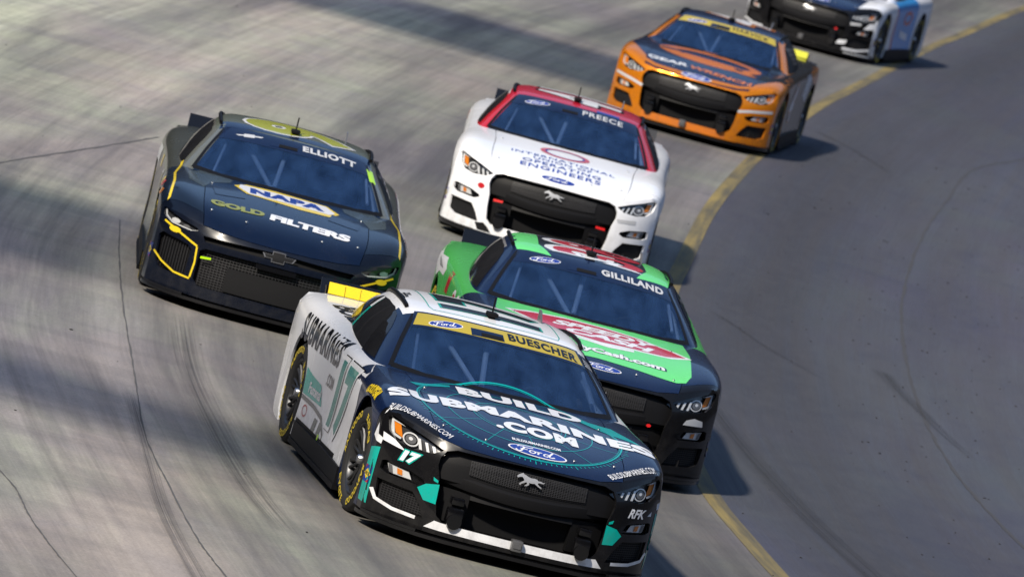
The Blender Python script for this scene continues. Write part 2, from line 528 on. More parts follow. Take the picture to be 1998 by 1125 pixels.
# overhead slatted decks added out of view, placed to cast shade bands on the concrete
def shade_deck(p0, p1, w, h):
    """deck whose shade falls between ground points p0 and p1"""
    off = Vector((sdir.x, sdir.y)) * (h / sdir.z)
    a = Vector(p0) + off; b = Vector(p1) + off
    d = (b - a).normalized(); ang = math.atan2(d.y, d.x)
    rot = Matrix.Rotation(ang, 3, 'Z')
    c = (a + b) / 2; L_ = (b - a).length
    bm = bmesh.new()
    nP = int(w / .19)
    for k in range(nP):                                 # open deck of planks
        q = c + Vector((-d.y, d.x)) * ((k + .5) / nP - .5) * w
        bx(bm, (q.x, q.y, h), (L_, .105, .05), rot)
    for k in range(int(L_ / 3)):
        q = a + d * 3 * (k + .5)
        bx(bm, (q.x, q.y, h - .12), (.10, w, .16), rot)
    q = a - d * 1.0
    bx(bm, (q.x, q.y, h / 2), (.2, .2, h))
    bx(bm, (q.x + d.x * .6, q.y + d.y * .6, h - .1), (2.0, .3, .2), rot)
    structure(link('shade_band_deck', bm_mesh(bm), None, M['stand']))
shade_deck((-7.6, -16), (-.2, -.3), 2.5, 16)
shade_deck((-14.2, -16), (-11.2, -.5), 5.8, 16)
shade_deck((-47.2, 6.6), (-45.0, 11.0), 6.5, 16)
for pts, w in (([(-13.4, -.56), (-10.6, -.93), (-7.09, -1.35), (-3.43, -1.75), (.08, -2.13), (2.34, -2.27), (4.37, -2.37), (5.46, -2.38), (12, -2.4)], .014),
               ([(-12.5, -2.4), (-15.69, -1.33), (-18.7, -.22), (-21.75, .9)], .03),
               ([(-3, -4.2), (1.5, -3.7), (3.86, -3.5), (5.21, -3.53), (6.59, -3.51), (12, -3.3)], .014),
               ([(-55, 18.4), (-49.12, 16.26), (-44.89, 14.55), (-38.75, 12.75), (-32.62, 11.01), (-25.69, 9.2), (-20.68, 8.01), (-14.85, 6.8), (-10.52, 6.06), (-7.03, 5.65), (-2, 5.3)], .034)):
    joint(pts, w)
for pts, a, b in (([(-16.6, 6.86), (-16.2, 6.83), (-14.96, 6.69), (-13.88, 6.62), (-12.62, 6.51), (-11.0, 6.42)], .24, .10), ([(-18.2, 5.62), (-17.27, 5.67), (-16.11, 5.71), (-14.5, 5.9)], .10, .07),
                  ([(-44.6, 12.4), (-43.91, 12.45), (-42.62, 12.52), (-40.3, 12.45)], .16, .10), ([(-7.5, -.85), (-4.23, -1.23), (-.87, -1.48), (1.64, -1.60), (3.2, -1.6)], .30, .26),
                  ([(-2.2, -1.95), (.5, -2.2), (4, -2.5), (9, -2.7)], .12, .16), 
                  ([(-12, 4.15), (-8, 3.75), (-4, 3.5), (0, 3.4)], .3, .25)):
    smear(catmull(pts, 6), a, b)

def crumbs():
    """little rolls of worn tyre rubber swept down onto the apron"""
    bm = bmesh.new()
    rnd = random.Random(11)
    for _ in range(900):
        s = rnd.uniform(-45, 6); t = rnd.choice((rnd.uniform(.3, 9), rnd.gauss(2.6, 1.4), rnd.uniform(-9, 0)))
        if t < 0 and rnd.random() < .75: continue
        p, n = path_at(s); q = p + n * t
        r = rnd.uniform(.003, .010)
        m = Matrix.Translation((q.x, q.y, r * .5)) @ Matrix.Rotation(rnd.uniform(0, 6.3), 4, 'Z') @ Matrix.Diagonal((rnd.uniform(.8, 2.6), 1, .6, 1))
        bmesh.ops.create_icosphere(bm, subdivisions=1, radius=r, matrix=m)
    me = bpy.data.meshes.new('m'); bm.to_mesh(me); bm.free()
    o = link('rubber_debris', me, None, M['sealant_dark']); o['kind'] = 'stuff'
M['sealant_dark'] = plain('rubber_crumbs', (.02, .02, .022), .8)
crumbs()
# ------------------------------------------------------------------ stock car shell
# car frame: +X nose, +Y the car's left, Z up, origin on the ground midway between the axles
TAGS = ['front_bumper', 'hood', 'fender_l', 'fender_r', 'door_l', 'door_r', 'quarter_l', 'quarter_r', 'deck_lid', 'rear_bumper',
        'windshield', 'a_pillar_l', 'a_pillar_r', 'roof', 'c_pillar_l', 'c_pillar_r', 'rear_window']
TI = {n: i for i, n in enumerate(TAGS)}
WHEEL_X, WHEEL_R = 1.397, 0.352

def top_table(kind):
    # stations: x per column, y per column, z per column (columns: centre .. side edge)
    T = []
    if kind == 'mustang':
        T.append(([2.285, 2.275, 2.245, 2.175, 2.045, 1.935, 1.845], [0, .25, .46, .62, .77, .885, .945], [.672, .674, .678, .702, .742, .768, .735]))
        T.append(([2.20, 2.19, 2.155, 2.085, 1.97, 1.87, 1.785], [0, .25, .47, .64, .79, .905, .970], [.714, .714, .718, .744, .786, .800, .752]))
    else:
        T.append(([2.30, 2.285, 2.25, 2.18, 2.08, 1.97, 1.87], [0, .25, .46, .62, .76, .875, .94], [.610, .612, .622, .640, .665, .675, .645]))
        T.append(([2.20, 2.19, 2.15, 2.09, 2.00, 1.90, 1.80], [0, .25, .47, .64, .785, .90, .968], [.690, .692, .700, .722, .752, .75, .70]))
    T.append(([1.95, 1.94, 1.92, 1.87, 1.81, 1.73, 1.66], [0, .25, .48, .66, .81, .92, .988], [.777, .776, .777, .793, .830, .828, .765]))
    T.append(([1.62, 1.62, 1.60, 1.58, 1.56, 1.54, 1.52], [0, .25, .48, .66, .81, .925, .995], [.830, .829, .828, .838, .866, .856, .785]))
    T.append(([1.36, 1.36, 1.35, 1.34, 1.33, 1.32, 1.32], [0, .25, .48, .66, .81, .925, .995], [.864, .863, .861, .866, .886, .872, .80]))
    T.append(([1.09, 1.08, 1.07, 1.05, 1.03, 1.03, 1.03], [0, .25, .48, .67, .81, .92, .988], [.893, .892, .889, .888, .896, .878, .81]))
    T.append(([.86, .85, .81, .73, .66, .64, .64], [0, .25, .50, .70, .82, .915, .978], [.915, .915, .912, .905, .900, .882, .82]))
    T.append(([.25] * 7, [0, .25, .50, .74, .845, .92, .972], [.92, .92, .92, .918, .912, .898, .84]))
    T.append(([-.32] * 7, [0, .25, .50, .72, .84, .93, .978], [.93, .93, .93, .935, .935, .918, .86]))
    T.append(([-.92] * 7, [0, .25, .48, .66, .80, .935, .99], [.95, .95, .955, .965, .965, .945, .875]))
    T.append(([-1.40] * 7, [0, .24, .45, .62, .79, .94, 1.0], [.965, .967, .972, .982, .985, .96, .885]))
    T.append(([-1.80] * 7, [0, .24, .45, .62, .78, .93, .99], [.975, .977, .98, .985, .985, .96, .885]))
    T.append(([-2.15] * 7, [0, .24, .45, .62, .77, .91, .965], [.970, .97, .972, .975, .972, .95, .88]))
    T.append(([-2.42, -2.42, -2.41, -2.39, -2.37, -2.34, -2.31], [0, .24, .45, .61, .75, .875, .925], [.965, .965, .966, .966, .962, .945, .88]))
    return T

ZROW = [None, .60, .46, .33, .20, .10]

def side_y(x, z):
    """half width of the body side at height z"""
    def lerp(a, b, t): return a + (b - a) * max(0, min(1, t))
    wheelf = math.exp(-((x - 1.397) / .48) ** 2)
    wheelr = math.exp(-((x + 1.397) / .60) ** 2)
    base = {.60: .965, .46: .955, .33: .958, .20: .975, .10: .968}[z]
    bulge = {.60: .035, .46: .04, .33: .035, .20: .015, .10: .01}[z]
    y = base + bulge * max(wheelf, 1.1 * wheelr)
    if x > 1.7:
        y = lerp(y, .95, (x - 1.7) / .2)
    if x < -2.0:
        y = lerp(y, .91, (-2.0 - x) / .4)
    return y

def body_cage(kind):
    T = top_table(kind)
    nI, nJ, nK = len(T), 7, 6
    V = {}
    verts, faces, tags = [], [], []
    def add(key, p):
        V[key] = len(verts)
        verts.append(p)
    if kind == 'mustang':
        fr_dx = [0, .045, .062, .085, .105, .105]
        fr_z = [None, .595, .47, .34, .215, .10]
        out_dx = [0, .085, .115, .13, .13, .12]
    else:
        out_dx = fr_dx = [0, .045, .06, .085, .105, .105]
        fr_z = [None, .555, .45, .33, .215, .10]
    for s in (1, -1):
        for i in range(nI):
            for j in range(nJ):
                if j == 0 and s == -1:
                    V[('t', i, 0, -1)] = V[('t', i, 0, 1)]
                    continue
                add(('t', i, j, s), (T[i][0][j], s * T[i][1][j], T[i][2][j]))
        for k in range(1, nK):
            for j in range(nJ):                         # front rows
                if j == 0 and s == -1:
                    V[('f', j, k, -1)] = V[('f', j, k, 1)]
                    continue
                x0, y0 = T[0][0][j], T[0][1][j]
                w = 1 - .45 * (j / 6) ** 2
                b_ = max(0, min(1, (j - 2) / 2)) * (1 - .35 * max(0, j - 4) / 2)
                add(('f', j, k, s), (x0 + fr_dx[k] * w * (1 - b_) + out_dx[k] * w * b_, s * (y0 + (.012 if j > 2 else 0)), fr_z[k] + (.02 * (j / 6) if k < 3 else 0)))
            for j in range(nJ):                         # rear rows
                if j == 0 and s == -1:
                    V[('r', j, k, -1)] = V[('r', j, k, 1)]
                    continue
                add(('r', j, k, s), (T[-1][0][j] - [0, .05, .06, .05, .03, .0][k], s * T[-1][1][j], [0, .80, .66, .50, .34, .24][k]))
            for i in range(1, nI - 1):
                x = T[i][0][6]
                zt = T[i][2][6]
                z = ZROW[k]
                zz = z if z < .5 else .46 + (zt - .46) * .52
                add(('s', i, k, s), (x, s * side_y(x, z), zz))
    def top(i, j, s): return V[('t', i, j, s)]
    def side(i, k, s):
        if k == 0: return top(i, 6, s)
        if i == 0: return V[('f', 6, k, s)]
        if i == nI - 1: return V[('r', 6, k, s)]
        return V[('s', i, k, s)]
    def front(j, k, s): return top(0, j, s) if k == 0 else V[('f', j, k, s)]
    def rear(j, k, s): return top(nI - 1, j, s) if k == 0 else V[('r', j, k, s)]
    def face(q, s, tag):
        faces.append(q if s == 1 else q[::-1])
        tags.append(TI[tag])
    for s in (1, -1):
        S = 'l' if s == 1 else 'r'
        for i in range(nI - 1):
            for j in range(nJ - 1):
                if i < 6:
                    tag = 'hood' if j < 3 else ('front_bumper' if i == 0 else 'fender_' + S)
                elif i < 9:
                    if j < 3: continue
                    tag = 'door_' + S
                elif j < 3:
                    if i < 10: continue
                    tag = 'deck_lid'
                else:
                    tag = 'quarter_' + S
                face([top(i, j, s), top(i, j + 1, s), top(i + 1, j + 1, s), top(i + 1, j, s)][::-1], s, tag)
            for k in range(nK - 1):
                tag = 'front_bumper' if i == 0 else 'fender_' + S if i < 6 else 'door_' + S if i < 9 else 'quarter_' + S if i < 12 else 'rear_bumper'
                face([side(i, k, s), side(i, k + 1, s), side(i + 1, k + 1, s), side(i + 1, k, s)][::-1], s, tag)
        for j in range(nJ - 1):
            for k in range(nK - 1):
                face([front(j, k, s), front(j, k + 1, s), front(j + 1, k + 1, s), front(j + 1, k, s)][::-1], -s, 'front_bumper')
                face([rear(j, k, s), rear(j, k + 1, s), rear(j + 1, k + 1, s), rear(j + 1, k, s)], -s, 'rear_bumper')
    return verts, faces, tags

def canopy_cage():
    verts, faces, tags, V = [], [], [], {}
    NC = 5
    base = [(.885, 0, .905), (.865, .28, .905), (.80, .55, .905), (.69, .785, .905), (.60, .872, .885)]
    head = [(.085, 0, 1.262), (.08, .21, 1.260), (.055, .41, 1.252), (.012, .578, 1.234), (-.05, .632, 1.200)]
    rx = [0, -.12, -.42, -.75, -1.02]                   # roof stations (0 = header)
    rc = [1.262, 1.290, 1.315, 1.318, 1.285]
    redge = [(.578, 1.234), (.588, 1.260), (.588, 1.284), (.578, 1.284), (.545, 1.250)]
    rrail = [(-.05, .632, 1.200), (-.17, .645, 1.224), (-.44, .648, 1.240), (-.76, .636, 1.228), (-1.05, .598, 1.192)]
    rbase = [(-1.86, 0, .972), (-1.855, .21, .972), (-1.83, .40, .972), (-1.78, .56, .975), (-1.70, .67, .97)]
    belt = [(.60, .872, .885), (.10, .878, .91), (-.40, .862, .935), (-.95, .80, .965), (-1.70, .67, .97)]
    NR = 4
    def lerp(a, b, t): return tuple(a[q] + (b[q] - a[q]) * t for q in range(3))
    def add(key, p):
        V[key] = len(verts); verts.append(p)
    n = len(rx)
    for s in (1, -1):
        def put(key, p):
            if abs(p[1]) < 1e-9 and s == -1:
                V[key] = V[key[:-1] + (1,)]
                return
            add(key, (p[0], s * p[1], p[2]))
        for c in range(NC):
            for t in range(NR):                         # windscreen rows, bottom to header
                p = lerp(base[c], head[c], t / (NR - 1))
                b = .016 * math.sin(PI * t / (NR - 1)) * (1 - (c / 5) ** 2)
                put(('w', c, t, s), (p[0] + b, p[1], p[2] + b * 1.4))
            for t in range(NR - 1):                     # rear window rows below the rear header
                q = [(rx[-1] - .0, 0, rc[-1]), (rx[-1], .20, rc[-1] - .002), (rx[-1], .39, rc[-1] - .008), (-1.03, .545, 1.238), (-1.05, .598, 1.192)][c]
                p = lerp(rbase[c], q, t / (NR - 1))
                put(('b', c, t, s), (p[0], p[1], p[2] + .03 * math.sin(PI * t / (NR - 1))))
        for i in range(1, n):
            for c in range(NC):
                if c == 4: p = rrail[i]
                elif c == 3: p = (rx[i], redge[i][0], redge[i][1])
                else:
                    yy = [0, .21, .42][c]
                    f = (yy / redge[i][0]) ** 2
                    p = (rx[i], yy, rc[i] + (redge[i][1] - rc[i]) * f)
                put(('r', c, i, s), p)
        for i in range(1, n - 1):
            for t in range(NR - 1):
                p = lerp(belt[i], rrail[i], t / (NR - 1))
                b = .02 * math.sin(PI * t / (NR - 1))
                put(('s', i, t, s), (p[0], p[1] + b, p[2] + b * .5))
    def W(c, t, s): return V[('w', c, t, s)]
    def RO(c, i, s): return W(c, NR - 1, s) if i == 0 else V[('r', c, i, s)]
    def B(c, t, s): return RO(c, n - 1, s) if t == NR - 1 else V[('b', c, t, s)]
    def SI(i, t, s):
        if t == NR - 1: return RO(4, i, s)
        if i == 0: return W(4, t, s)
        if i == n - 1: return B(4, t, s)
        return V[('s', i, t, s)]
    def face(q, s, tag):
        faces.append(q if s == 1 else q[::-1]); tags.append(TI[tag])
    for s in (1, -1):
        S = 'l' if s == 1 else 'r'
        for c in range(NC - 1):
            for t in range(NR - 1):
                face([W(c, t, s), W(c + 1, t, s), W(c + 1, t + 1, s), W(c, t + 1, s)], s, 'windshield' if c < 3 else 'a_pillar_' + S)
                face([B(c, t, s), B(c + 1, t, s), B(c + 1, t + 1, s), B(c, t + 1, s)][::-1], s, 'rear_window' if c < 3 else 'c_pillar_' + S)
            for i in range(n - 1):
                face([RO(c, i, s), RO(c + 1, i, s), RO(c + 1, i + 1, s), RO(c, i + 1, s)], s, 'roof')
        for i in range(n - 1):
            for t in range(NR - 1):
                face([SI(i, t, s), SI(i, t + 1, s), SI(i + 1, t + 1, s), SI(i + 1, t, s)][::-1], s, ('a_pillar_' if i < 1 else 'c_pillar_') + S)
    return verts, faces, tags

def subdivided(cage, levels=3):
    verts, faces, tags = cage
    me = mesh_from(verts, faces)
    for _ in TAGS: me.materials.append(None)
    me.polygons.foreach_set('material_index', tags)
    o = bpy.data.objects.new('tmp', me); COL.objects.link(o)
    sb = o.modifiers.new('s', 'SUBSURF'); sb.levels = levels; sb.subdivision_type = 'CATMULL_CLARK'
    r = eval_mesh(o)
    drop(o)
    bm = bmesh.new(); bm.from_mesh(r)
    bmesh.ops.recalc_face_normals(bm, faces=bm.faces[:])
    if max(bm.faces, key=lambda f: f.calc_center_median().z).normal.z < 0:
        bmesh.ops.reverse_faces(bm, faces=bm.faces[:])
    bm.to_mesh(r); bm.free()
    return r

def split_tags(me, shrink=.0030):
    """one open sheet per panel, with a hairline gap along its border"""
    out = {}
    co = [v.co.copy() for v in me.vertices]
    nrm = [v.normal.copy() for v in me.vertices]
    by = {}
    for p in me.polygons:
        by.setdefault(TAGS[p.material_index], []).append(list(p.vertices))
    for tag, polys in by.items():
        ids = sorted({v for p in polys for v in p})
        mp = {v: i for i, v in enumerate(ids)}
        bm = bmesh.new()
        vs_ = [bm.verts.new(co[v]) for v in ids]
        for p in polys:
            bm.faces.new([vs_[mp[v]] for v in p])
        mv = []
        for v in bm.verts:
            if v.is_boundary:
                d = Vector()
                for e in v.link_edges:
                    if not e.is_boundary:
                        d += (e.other_vert(v).co - v.co).normalized()
                if d.length > 0: mv.append((v, d.normalized() * shrink))
        for v, d in mv: v.co += d
        m2 = bpy.data.meshes.new('m'); bm.to_mesh(m2); bm.free()
        out[tag] = m2
    return out

def shell(me, thick, cutter=None, ang=38):
    """thicken a panel sheet inward and cut its openings"""
    o = bpy.data.objects.new('tmp', me); COL.objects.link(o)
    so = o.modifiers.new('so', 'SOLIDIFY'); so.thickness = thick; so.offset = -1; so.use_even_offset = False
    if cutter is not None:
        b = o.modifiers.new('b', 'BOOLEAN'); b.operation = 'DIFFERENCE'; b.solver = 'EXACT'; b.object = cutter
    r = eval_mesh(o)
    bpy.data.objects.remove(o)
    r.materials.clear()
    r.materials.append(None)
    r.polygons.foreach_set('material_index', [0] * len(r.polygons))
    shade(r, ang)
    return r

def cut_hole(me, poly, xmin):
    """cut an outline, given in (y, z), through an open sheet"""
    bm = bmesh.new(); bm.from_mesh(me)
    y0 = min(q[0] for q in poly) - .004; y1 = max(q[0] for q in poly) + .004
    z0 = min(q[1] for q in poly) - .004; z1 = max(q[1] for q in poly) + .004
    def near():
        fs = []
        for f in bm.faces:
            ys = [v.co.y for v in f.verts]; zs = [v.co.z for v in f.verts]
            if max(v.co.x for v in f.verts) > xmin and max(ys) > y0 and min(ys) < y1 and max(zs) > z0 and min(zs) < z1: fs.append(f)
        return fs
    n = len(poly)
    for i in range(n):
        a, b = poly[i], poly[(i + 1) % n]
        fs = near()
        geom = list({v for f in fs for v in f.verts}) + list({e for f in fs for e in f.edges}) + fs
        d = Vector((0, b[0] - a[0], b[1] - a[1]))
        bmesh.ops.bisect_plane(bm, geom=geom, plane_co=(0, a[0], a[1]), plane_no=(0, d.z, -d.y), dist=1e-5)
    def inside(y, z):
        c = False
        for i in range(n):
            (ya, za), (yb, zb) = poly[i], poly[(i + 1) % n]
            if (za > z) != (zb > z) and y < (yb - ya) * (z - za) / (zb - za) + ya: c = not c
        return c
    kill = []
    for f in near():
        c = f.calc_center_median()
        if c.x > xmin and inside(c.y, c.z): kill.append(f)
    bmesh.ops.delete(bm, geom=kill, context='FACES')
    bm.to_mesh(me); bm.free()

def mirror_poly(p): return [(-a, b) for a, b in reversed(p)]

MOUTH = [(-.50, .656), (0, .664), (.50, .656), (.565, .634), (.595, .585), (.600, .535), (.575, .45), (.565, .33), (.545, .225), (.50, .188), (-.50, .188), (-.545, .225), (-.565, .33), (-.575, .45), (-.600, .535), (-.595, .585), (-.565, .634)]
HEADL = [(.580, .632), (.65, .594), (.77, .582), (.86, .600), (.910, .645), (.926, .722), (.910, .742), (.80, .708), (.69, .674)]
FOGL = [(.655, .398), (.70, .375), (.88, .382), (.915, .40), (.912, .452), (.89, .462), (.74, .445), (.665, .418)]
DUCT = [(.915, .335), (.905, .215), (.85, .185), (.615, .178), (.655, .255), (.71, .325)]
C_MOUTH = [(-.56, .475), (0, .482), (.56, .475), (.60, .45), (.60, .23), (.56, .19), (-.56, .19), (-.60, .23), (-.60, .45)]
C_SLOT = [(-.60, .565), (0, .585), (.60, .565), (.58, .525), (0, .528), (-.58, .525)]
C_HEAD = [(.64, .590), (.70, .572), (.86, .585), (.925, .625), (.938, .672), (.92, .676), (.78, .632), (.66, .607)]
C_DUCT = [(.70, .47), (.90, .50), (.925, .47), (.915, .29), (.88, .235), (.72, .215), (.67, .24), (.665, .44)]

def make_shell(kind):
    body = subdivided(body_cage(kind))
    can = subdivided(canopy_cage())
    sheets = split_tags(body)
    sheets.update(split_tags(can, .0))
    vv = [v.co.copy() for v in body.vertices]; ff = [tuple(p.vertices) for p in body.polygons]
    nb = len(vv)
    vv += [v.co.copy() for v in can.vertices]; ff += [tuple(nb + i for i in p.vertices) for p in can.polygons]
    bvh = BVHTree.FromPolygons(vv, ff)
    holes = [(MOUTH, 2.0)] if kind == 'mustang' else [(C_MOUTH, 2.0), (C_SLOT, 2.0)]
    for q in ([HEADL, FOGL, DUCT] if kind == 'mustang' else [C_HEAD, C_DUCT]):
        holes += [(q, 1.7), (mirror_poly(q), 1.7)]
    for q, xm in holes: cut_hole(sheets['front_bumper'], q, xm)
    bm = bmesh.new()
    for x in (WHEEL_X, -WHEEL_X):
        for s in (1, -1):
            m = Matrix.Translation((x, s * .95, .365)) @ Matrix.Rotation(PI / 2, 4, 'X')
            bmesh.ops.create_cone(bm, cap_ends=True, segments=56, radius1=.402, radius2=.402, depth=.5, matrix=m)
    me = bpy.data.meshes.new('c'); bm.to_mesh(me); bm.free()
    cut_arch = bpy.data.objects.new('cut', me); COL.objects.link(cut_arch)
    out = {}
    for tag, sh in sheets.items():
        if tag == 'front_bumper': out[tag] = shell(sh, .018, None, 50)
        elif tag.startswith(('fender', 'quarter')): out[tag] = shell(sh, .014, cut_arch)
        elif tag in ('windshield', 'rear_window'): out[tag] = shell(sh, .006)
        else: out[tag] = shell(sh, .012)
    drop(cut_arch)
    return {'panels': out, 'bvh': bvh}
# ------------------------------------------------------------------ flat print: lettering and shapes laid on the surface
def curve_mesh(splines=None, text=None, bold=0.0, size=1.0, font_shear=0.0, spacing=1.0):
    """2D filled mesh in the XY plane from closed outlines or from text"""
    if text is not None:
        cu = bpy.data.curves.new('t', 'FONT')
        cu.body = text; cu.size = size; cu.offset = bold; cu.shear = font_shear; cu.space_character = spacing
        cu.align_x = 'LEFT'
        cu.resolution_u = 4
    else:
        cu = bpy.data.curves.new('t', 'CURVE')
        cu.dimensions = '2D'; cu.fill_mode = 'BOTH'
        for pts in splines:
            sp = cu.splines.new('POLY'); sp.points.add(len(pts) - 1)
            for q, p in zip(sp.points, pts): q.co = (p[0], p[1], 0, 1)
            sp.use_cyclic_u = True
    o = bpy.data.objects.new('t', cu); COL.objects.link(o)
    me = eval_mesh(o)
    bpy.data.objects.remove(o); bpy.data.curves.remove(cu)
    return me

_tcache = {}
def text_shape(txt, w, h, bold=.02, shear=0.0, spacing=1.0):
    """mesh of a word scaled to exactly w x h, centred on the origin"""
    key = (txt, bold, shear, spacing)
    if key not in _tcache:
        lines = txt
        me = curve_mesh(text=txt, bold=bold, font_shear=shear, spacing=spacing)
        vs_ = [v.co.copy() for v in me.vertices]; fs = [tuple(p.vertices) for p in me.polygons]
        bpy.data.meshes.remove(me)
        _tcache[key] = (vs_, fs)
    vs_, fs = _tcache[key]
    x0 = min(v.x for v in vs_); x1 = max(v.x for v in vs_); y0 = min(v.y for v in vs_); y1 = max(v.y for v in vs_)
    return [((v.x - (x0 + x1) / 2) * w / (x1 - x0), (v.y - (y0 + y1) / 2) * h / (y1 - y0)) for v in vs_], fs

def poly_shape(*splines):
    me = curve_mesh(splines=splines)
    vs_ = [(v.co.x, v.co.y) for v in me.vertices]; fs = [tuple(p.vertices) for p in me.polygons]
    bpy.data.meshes.remove(me)
    return vs_, fs

def ellipse(a, b, n=40, c=(0, 0), ph=0.0, sweep=2 * PI):
    return [(c[0] + a * math.cos(ph + sweep * k / n), c[1] + b * math.sin(ph + sweep * k / n)) for k in range(n)]

def rect(x0, y0, x1, y1): return [(x0, y0), (x1, y0), (x1, y1), (x0, y1)]

def stroke(pts, w):
    """outline of a polyline drawn with a pen of width w"""
    L_, R_ = [], []
    for i, p in enumerate(pts):
        a = pts[max(0, i - 1)]; b = pts[min(len(pts) - 1, i + 1)]
        d = Vector((b[0] - a[0], b[1] - a[1])); d.normalize()
        n = Vector((-d.y, d.x)) * w / 2
        L_.append((p[0] + n.x, p[1] + n.y)); R_.append((p[0] - n.x, p[1] - n.y))
    return L_ + R_[::-1]

def strokes_shape(strokes):
    """several pen strokes; each becomes its own strip"""
    vs_, fs = [], []
    for pts, w in strokes:
        o = stroke(pts, w); n = len(pts); b = len(vs_)
        vs_ += o
        for i in range(n - 1):
            fs.append((b + i, b + i + 1, b + 2 * n - 2 - i, b + 2 * n - 1 - i))
    return vs_, fs

def xform(shape, c=(0, 0), rot=0.0, sx=1.0, sy=1.0, skew=0.0, bend=0.0):
    vs_, fs = shape
    cr, sr = math.cos(rot), math.sin(rot)
    out = []
    for x, y in vs_:
        x, y = x * sx + y * skew, y * sy
        y -= bend * x * x
        out.append((c[0] + x * cr - y * sr, c[1] + x * sr + y * cr))
    return out, fs

# a projection turns (u, v) into a ray on the car: origin, direction
def pj_top(x0, y0=0.0):      # read by someone standing in front of the nose
    return lambda u, v: (Vector((x0 - v, y0 + u, 3)), Vector((0, 0, -1)))
def pj_front():              # u = y, v = z
    return lambda u, v: (Vector((4, u, v)), Vector((-1, 0, 0)))
def pj_right(x0=0.0, z0=0.0):   # the car's right side, read from outside it
    return lambda u, v: (Vector((x0 + u, -3, z0 + v)), Vector((0, 1, 0)))
def pj_left(x0=0.0, z0=0.0):
    return lambda u, v: (Vector((x0 - u, 3, z0 + v)), Vector((0, -1, 0)))
def pj_right_tilt(x0, z0, el):  # right side seen from el above the horizontal
    d = Vector((0, math.cos(el), -math.sin(el))); up = Vector((0, math.sin(el), math.cos(el)))
    return lambda u, v: (Vector((x0 + u, -.9, z0)) + up * v - d * 3, d)
def pj_left_tilt(x0, z0, el):
    d = Vector((0, -math.cos(el), -math.sin(el))); up = Vector((0, -math.sin(el), math.cos(el)))
    return lambda u, v: (Vector((x0 - u, .9, z0)) + up * v - d * 3, d)
def pj_roof(x0, y0=0.0):     # roof numbers: read towards the tail, tops to the car's right
    return lambda u, v: (Vector((x0 - u, y0 - v, 3)), Vector((0, 0, -1)))
def pj_corner(yaw, z0=0.0):  # towards a front corner, yaw from straight ahead; u across, v = z
    d = Vector((-math.cos(yaw), -math.sin(yaw), 0)); r = Vector((-math.sin(yaw), math.cos(yaw), 0))
    return lambda u, v: (Vector((1.6, 0, 0)) + r * u + Vector((0, 0, z0 + v)) - d * 4, d)

def decal_mesh(bvh, shape, pj, off, step=.05, thick=0.0):
    vs_, fs = shape
    bm = bmesh.new()
    bv = [bm.verts.new((x, y, 0)) for x, y in vs_]
    for f in fs:
        try: bm.faces.new([bv[i] for i in f])
        except ValueError: pass
    us = [v[0] for v in vs_]; ws = [v[1] for v in vs_]
    for ax, arr in ((0, us), (1, ws)):
        a, b = min(arr), max(arr)
        k = int((b - a) / step)
        for i in range(1, k + 1):
            c = a + (b - a) * i / (k + 1)
            no = (1, 0, 0) if ax == 0 else (0, 1, 0)
            co = (c, 0, 0) if ax == 0 else (0, c, 0)
            bmesh.ops.bisect_plane(bm, geom=bm.verts[:] + bm.edges[:] + bm.faces[:], plane_co=co, plane_no=no, dist=1e-6)
    bad = []
    for v in bm.verts:
        o, d = pj(v.co.x, v.co.y)
        h, n, i, dist = bvh.ray_cast(o, d)
        if h is None:
            bad.append(v)
        else:
            if n.dot(d) > 0: n = -n
            v.co = h + n * off
            v.normal = n
    if bad: bmesh.ops.delete(bm, geom=bad, context='VERTS')
    if not bm.faces:
        bm.free(); return None
    bm.normal_update()
    for f in bm.faces:
        o, d = pj(0, 0)
        if f.normal.dot(d) > 0: f.normal_flip()
    if thick:
        r = bmesh.ops.extrude_face_region(bm, geom=bm.faces[:])
        bm.normal_update()
        d = pj(0, 0)[1]
        for e in r['geom']:
            if isinstance(e, bmesh.types.BMVert): e.co -= d * thick
    me = bpy.data.meshes.new('decal'); bm.to_mesh(me); bm.free()
    shade(me, 60 if not thick else 30)
    me.materials.append(None)
    return me

FORD = [  # script word drawn with a broad pen, about 6 wide x 2 high
    ([(-2.75, .55), (-2.5, .85), (-2.0, .85), (-1.4, .72), (-.9, .85), (-.55, 1.0)], .22),
    ([(-1.75, .75), (-1.95, .2), (-2.15, -.4), (-2.4, -.8), (-2.75, -.85), (-2.95, -.6), (-2.85, -.4)], .26),
    ([(-2.35, .02), (-1.9, .08), (-1.35, .05)], .2),
    ([(-.55, .15), (-.95, .12), (-1.15, -.25), (-1.0, -.62), (-.65, -.66), (-.35, -.35), (-.32, .0), (-.55, .15)], .22),
    ([(-.35, .05), (-.1, .12), (.12, .18)], .16),
    ([(.15, .25), (.1, -.1), (.0, -.65)], .26),
    ([(.1, -.1), (.35, .15), (.6, .15)], .2),
    ([(1.55, .1), (1.1, .12), (.8, -.2), (.85, -.6), (1.2, -.66), (1.5, -.3)], .22),
    ([(2.1, 1.05), (1.8, .4), (1.55, -.25), (1.6, -.6), (1.9, -.6), (2.3, -.35)], .26)]
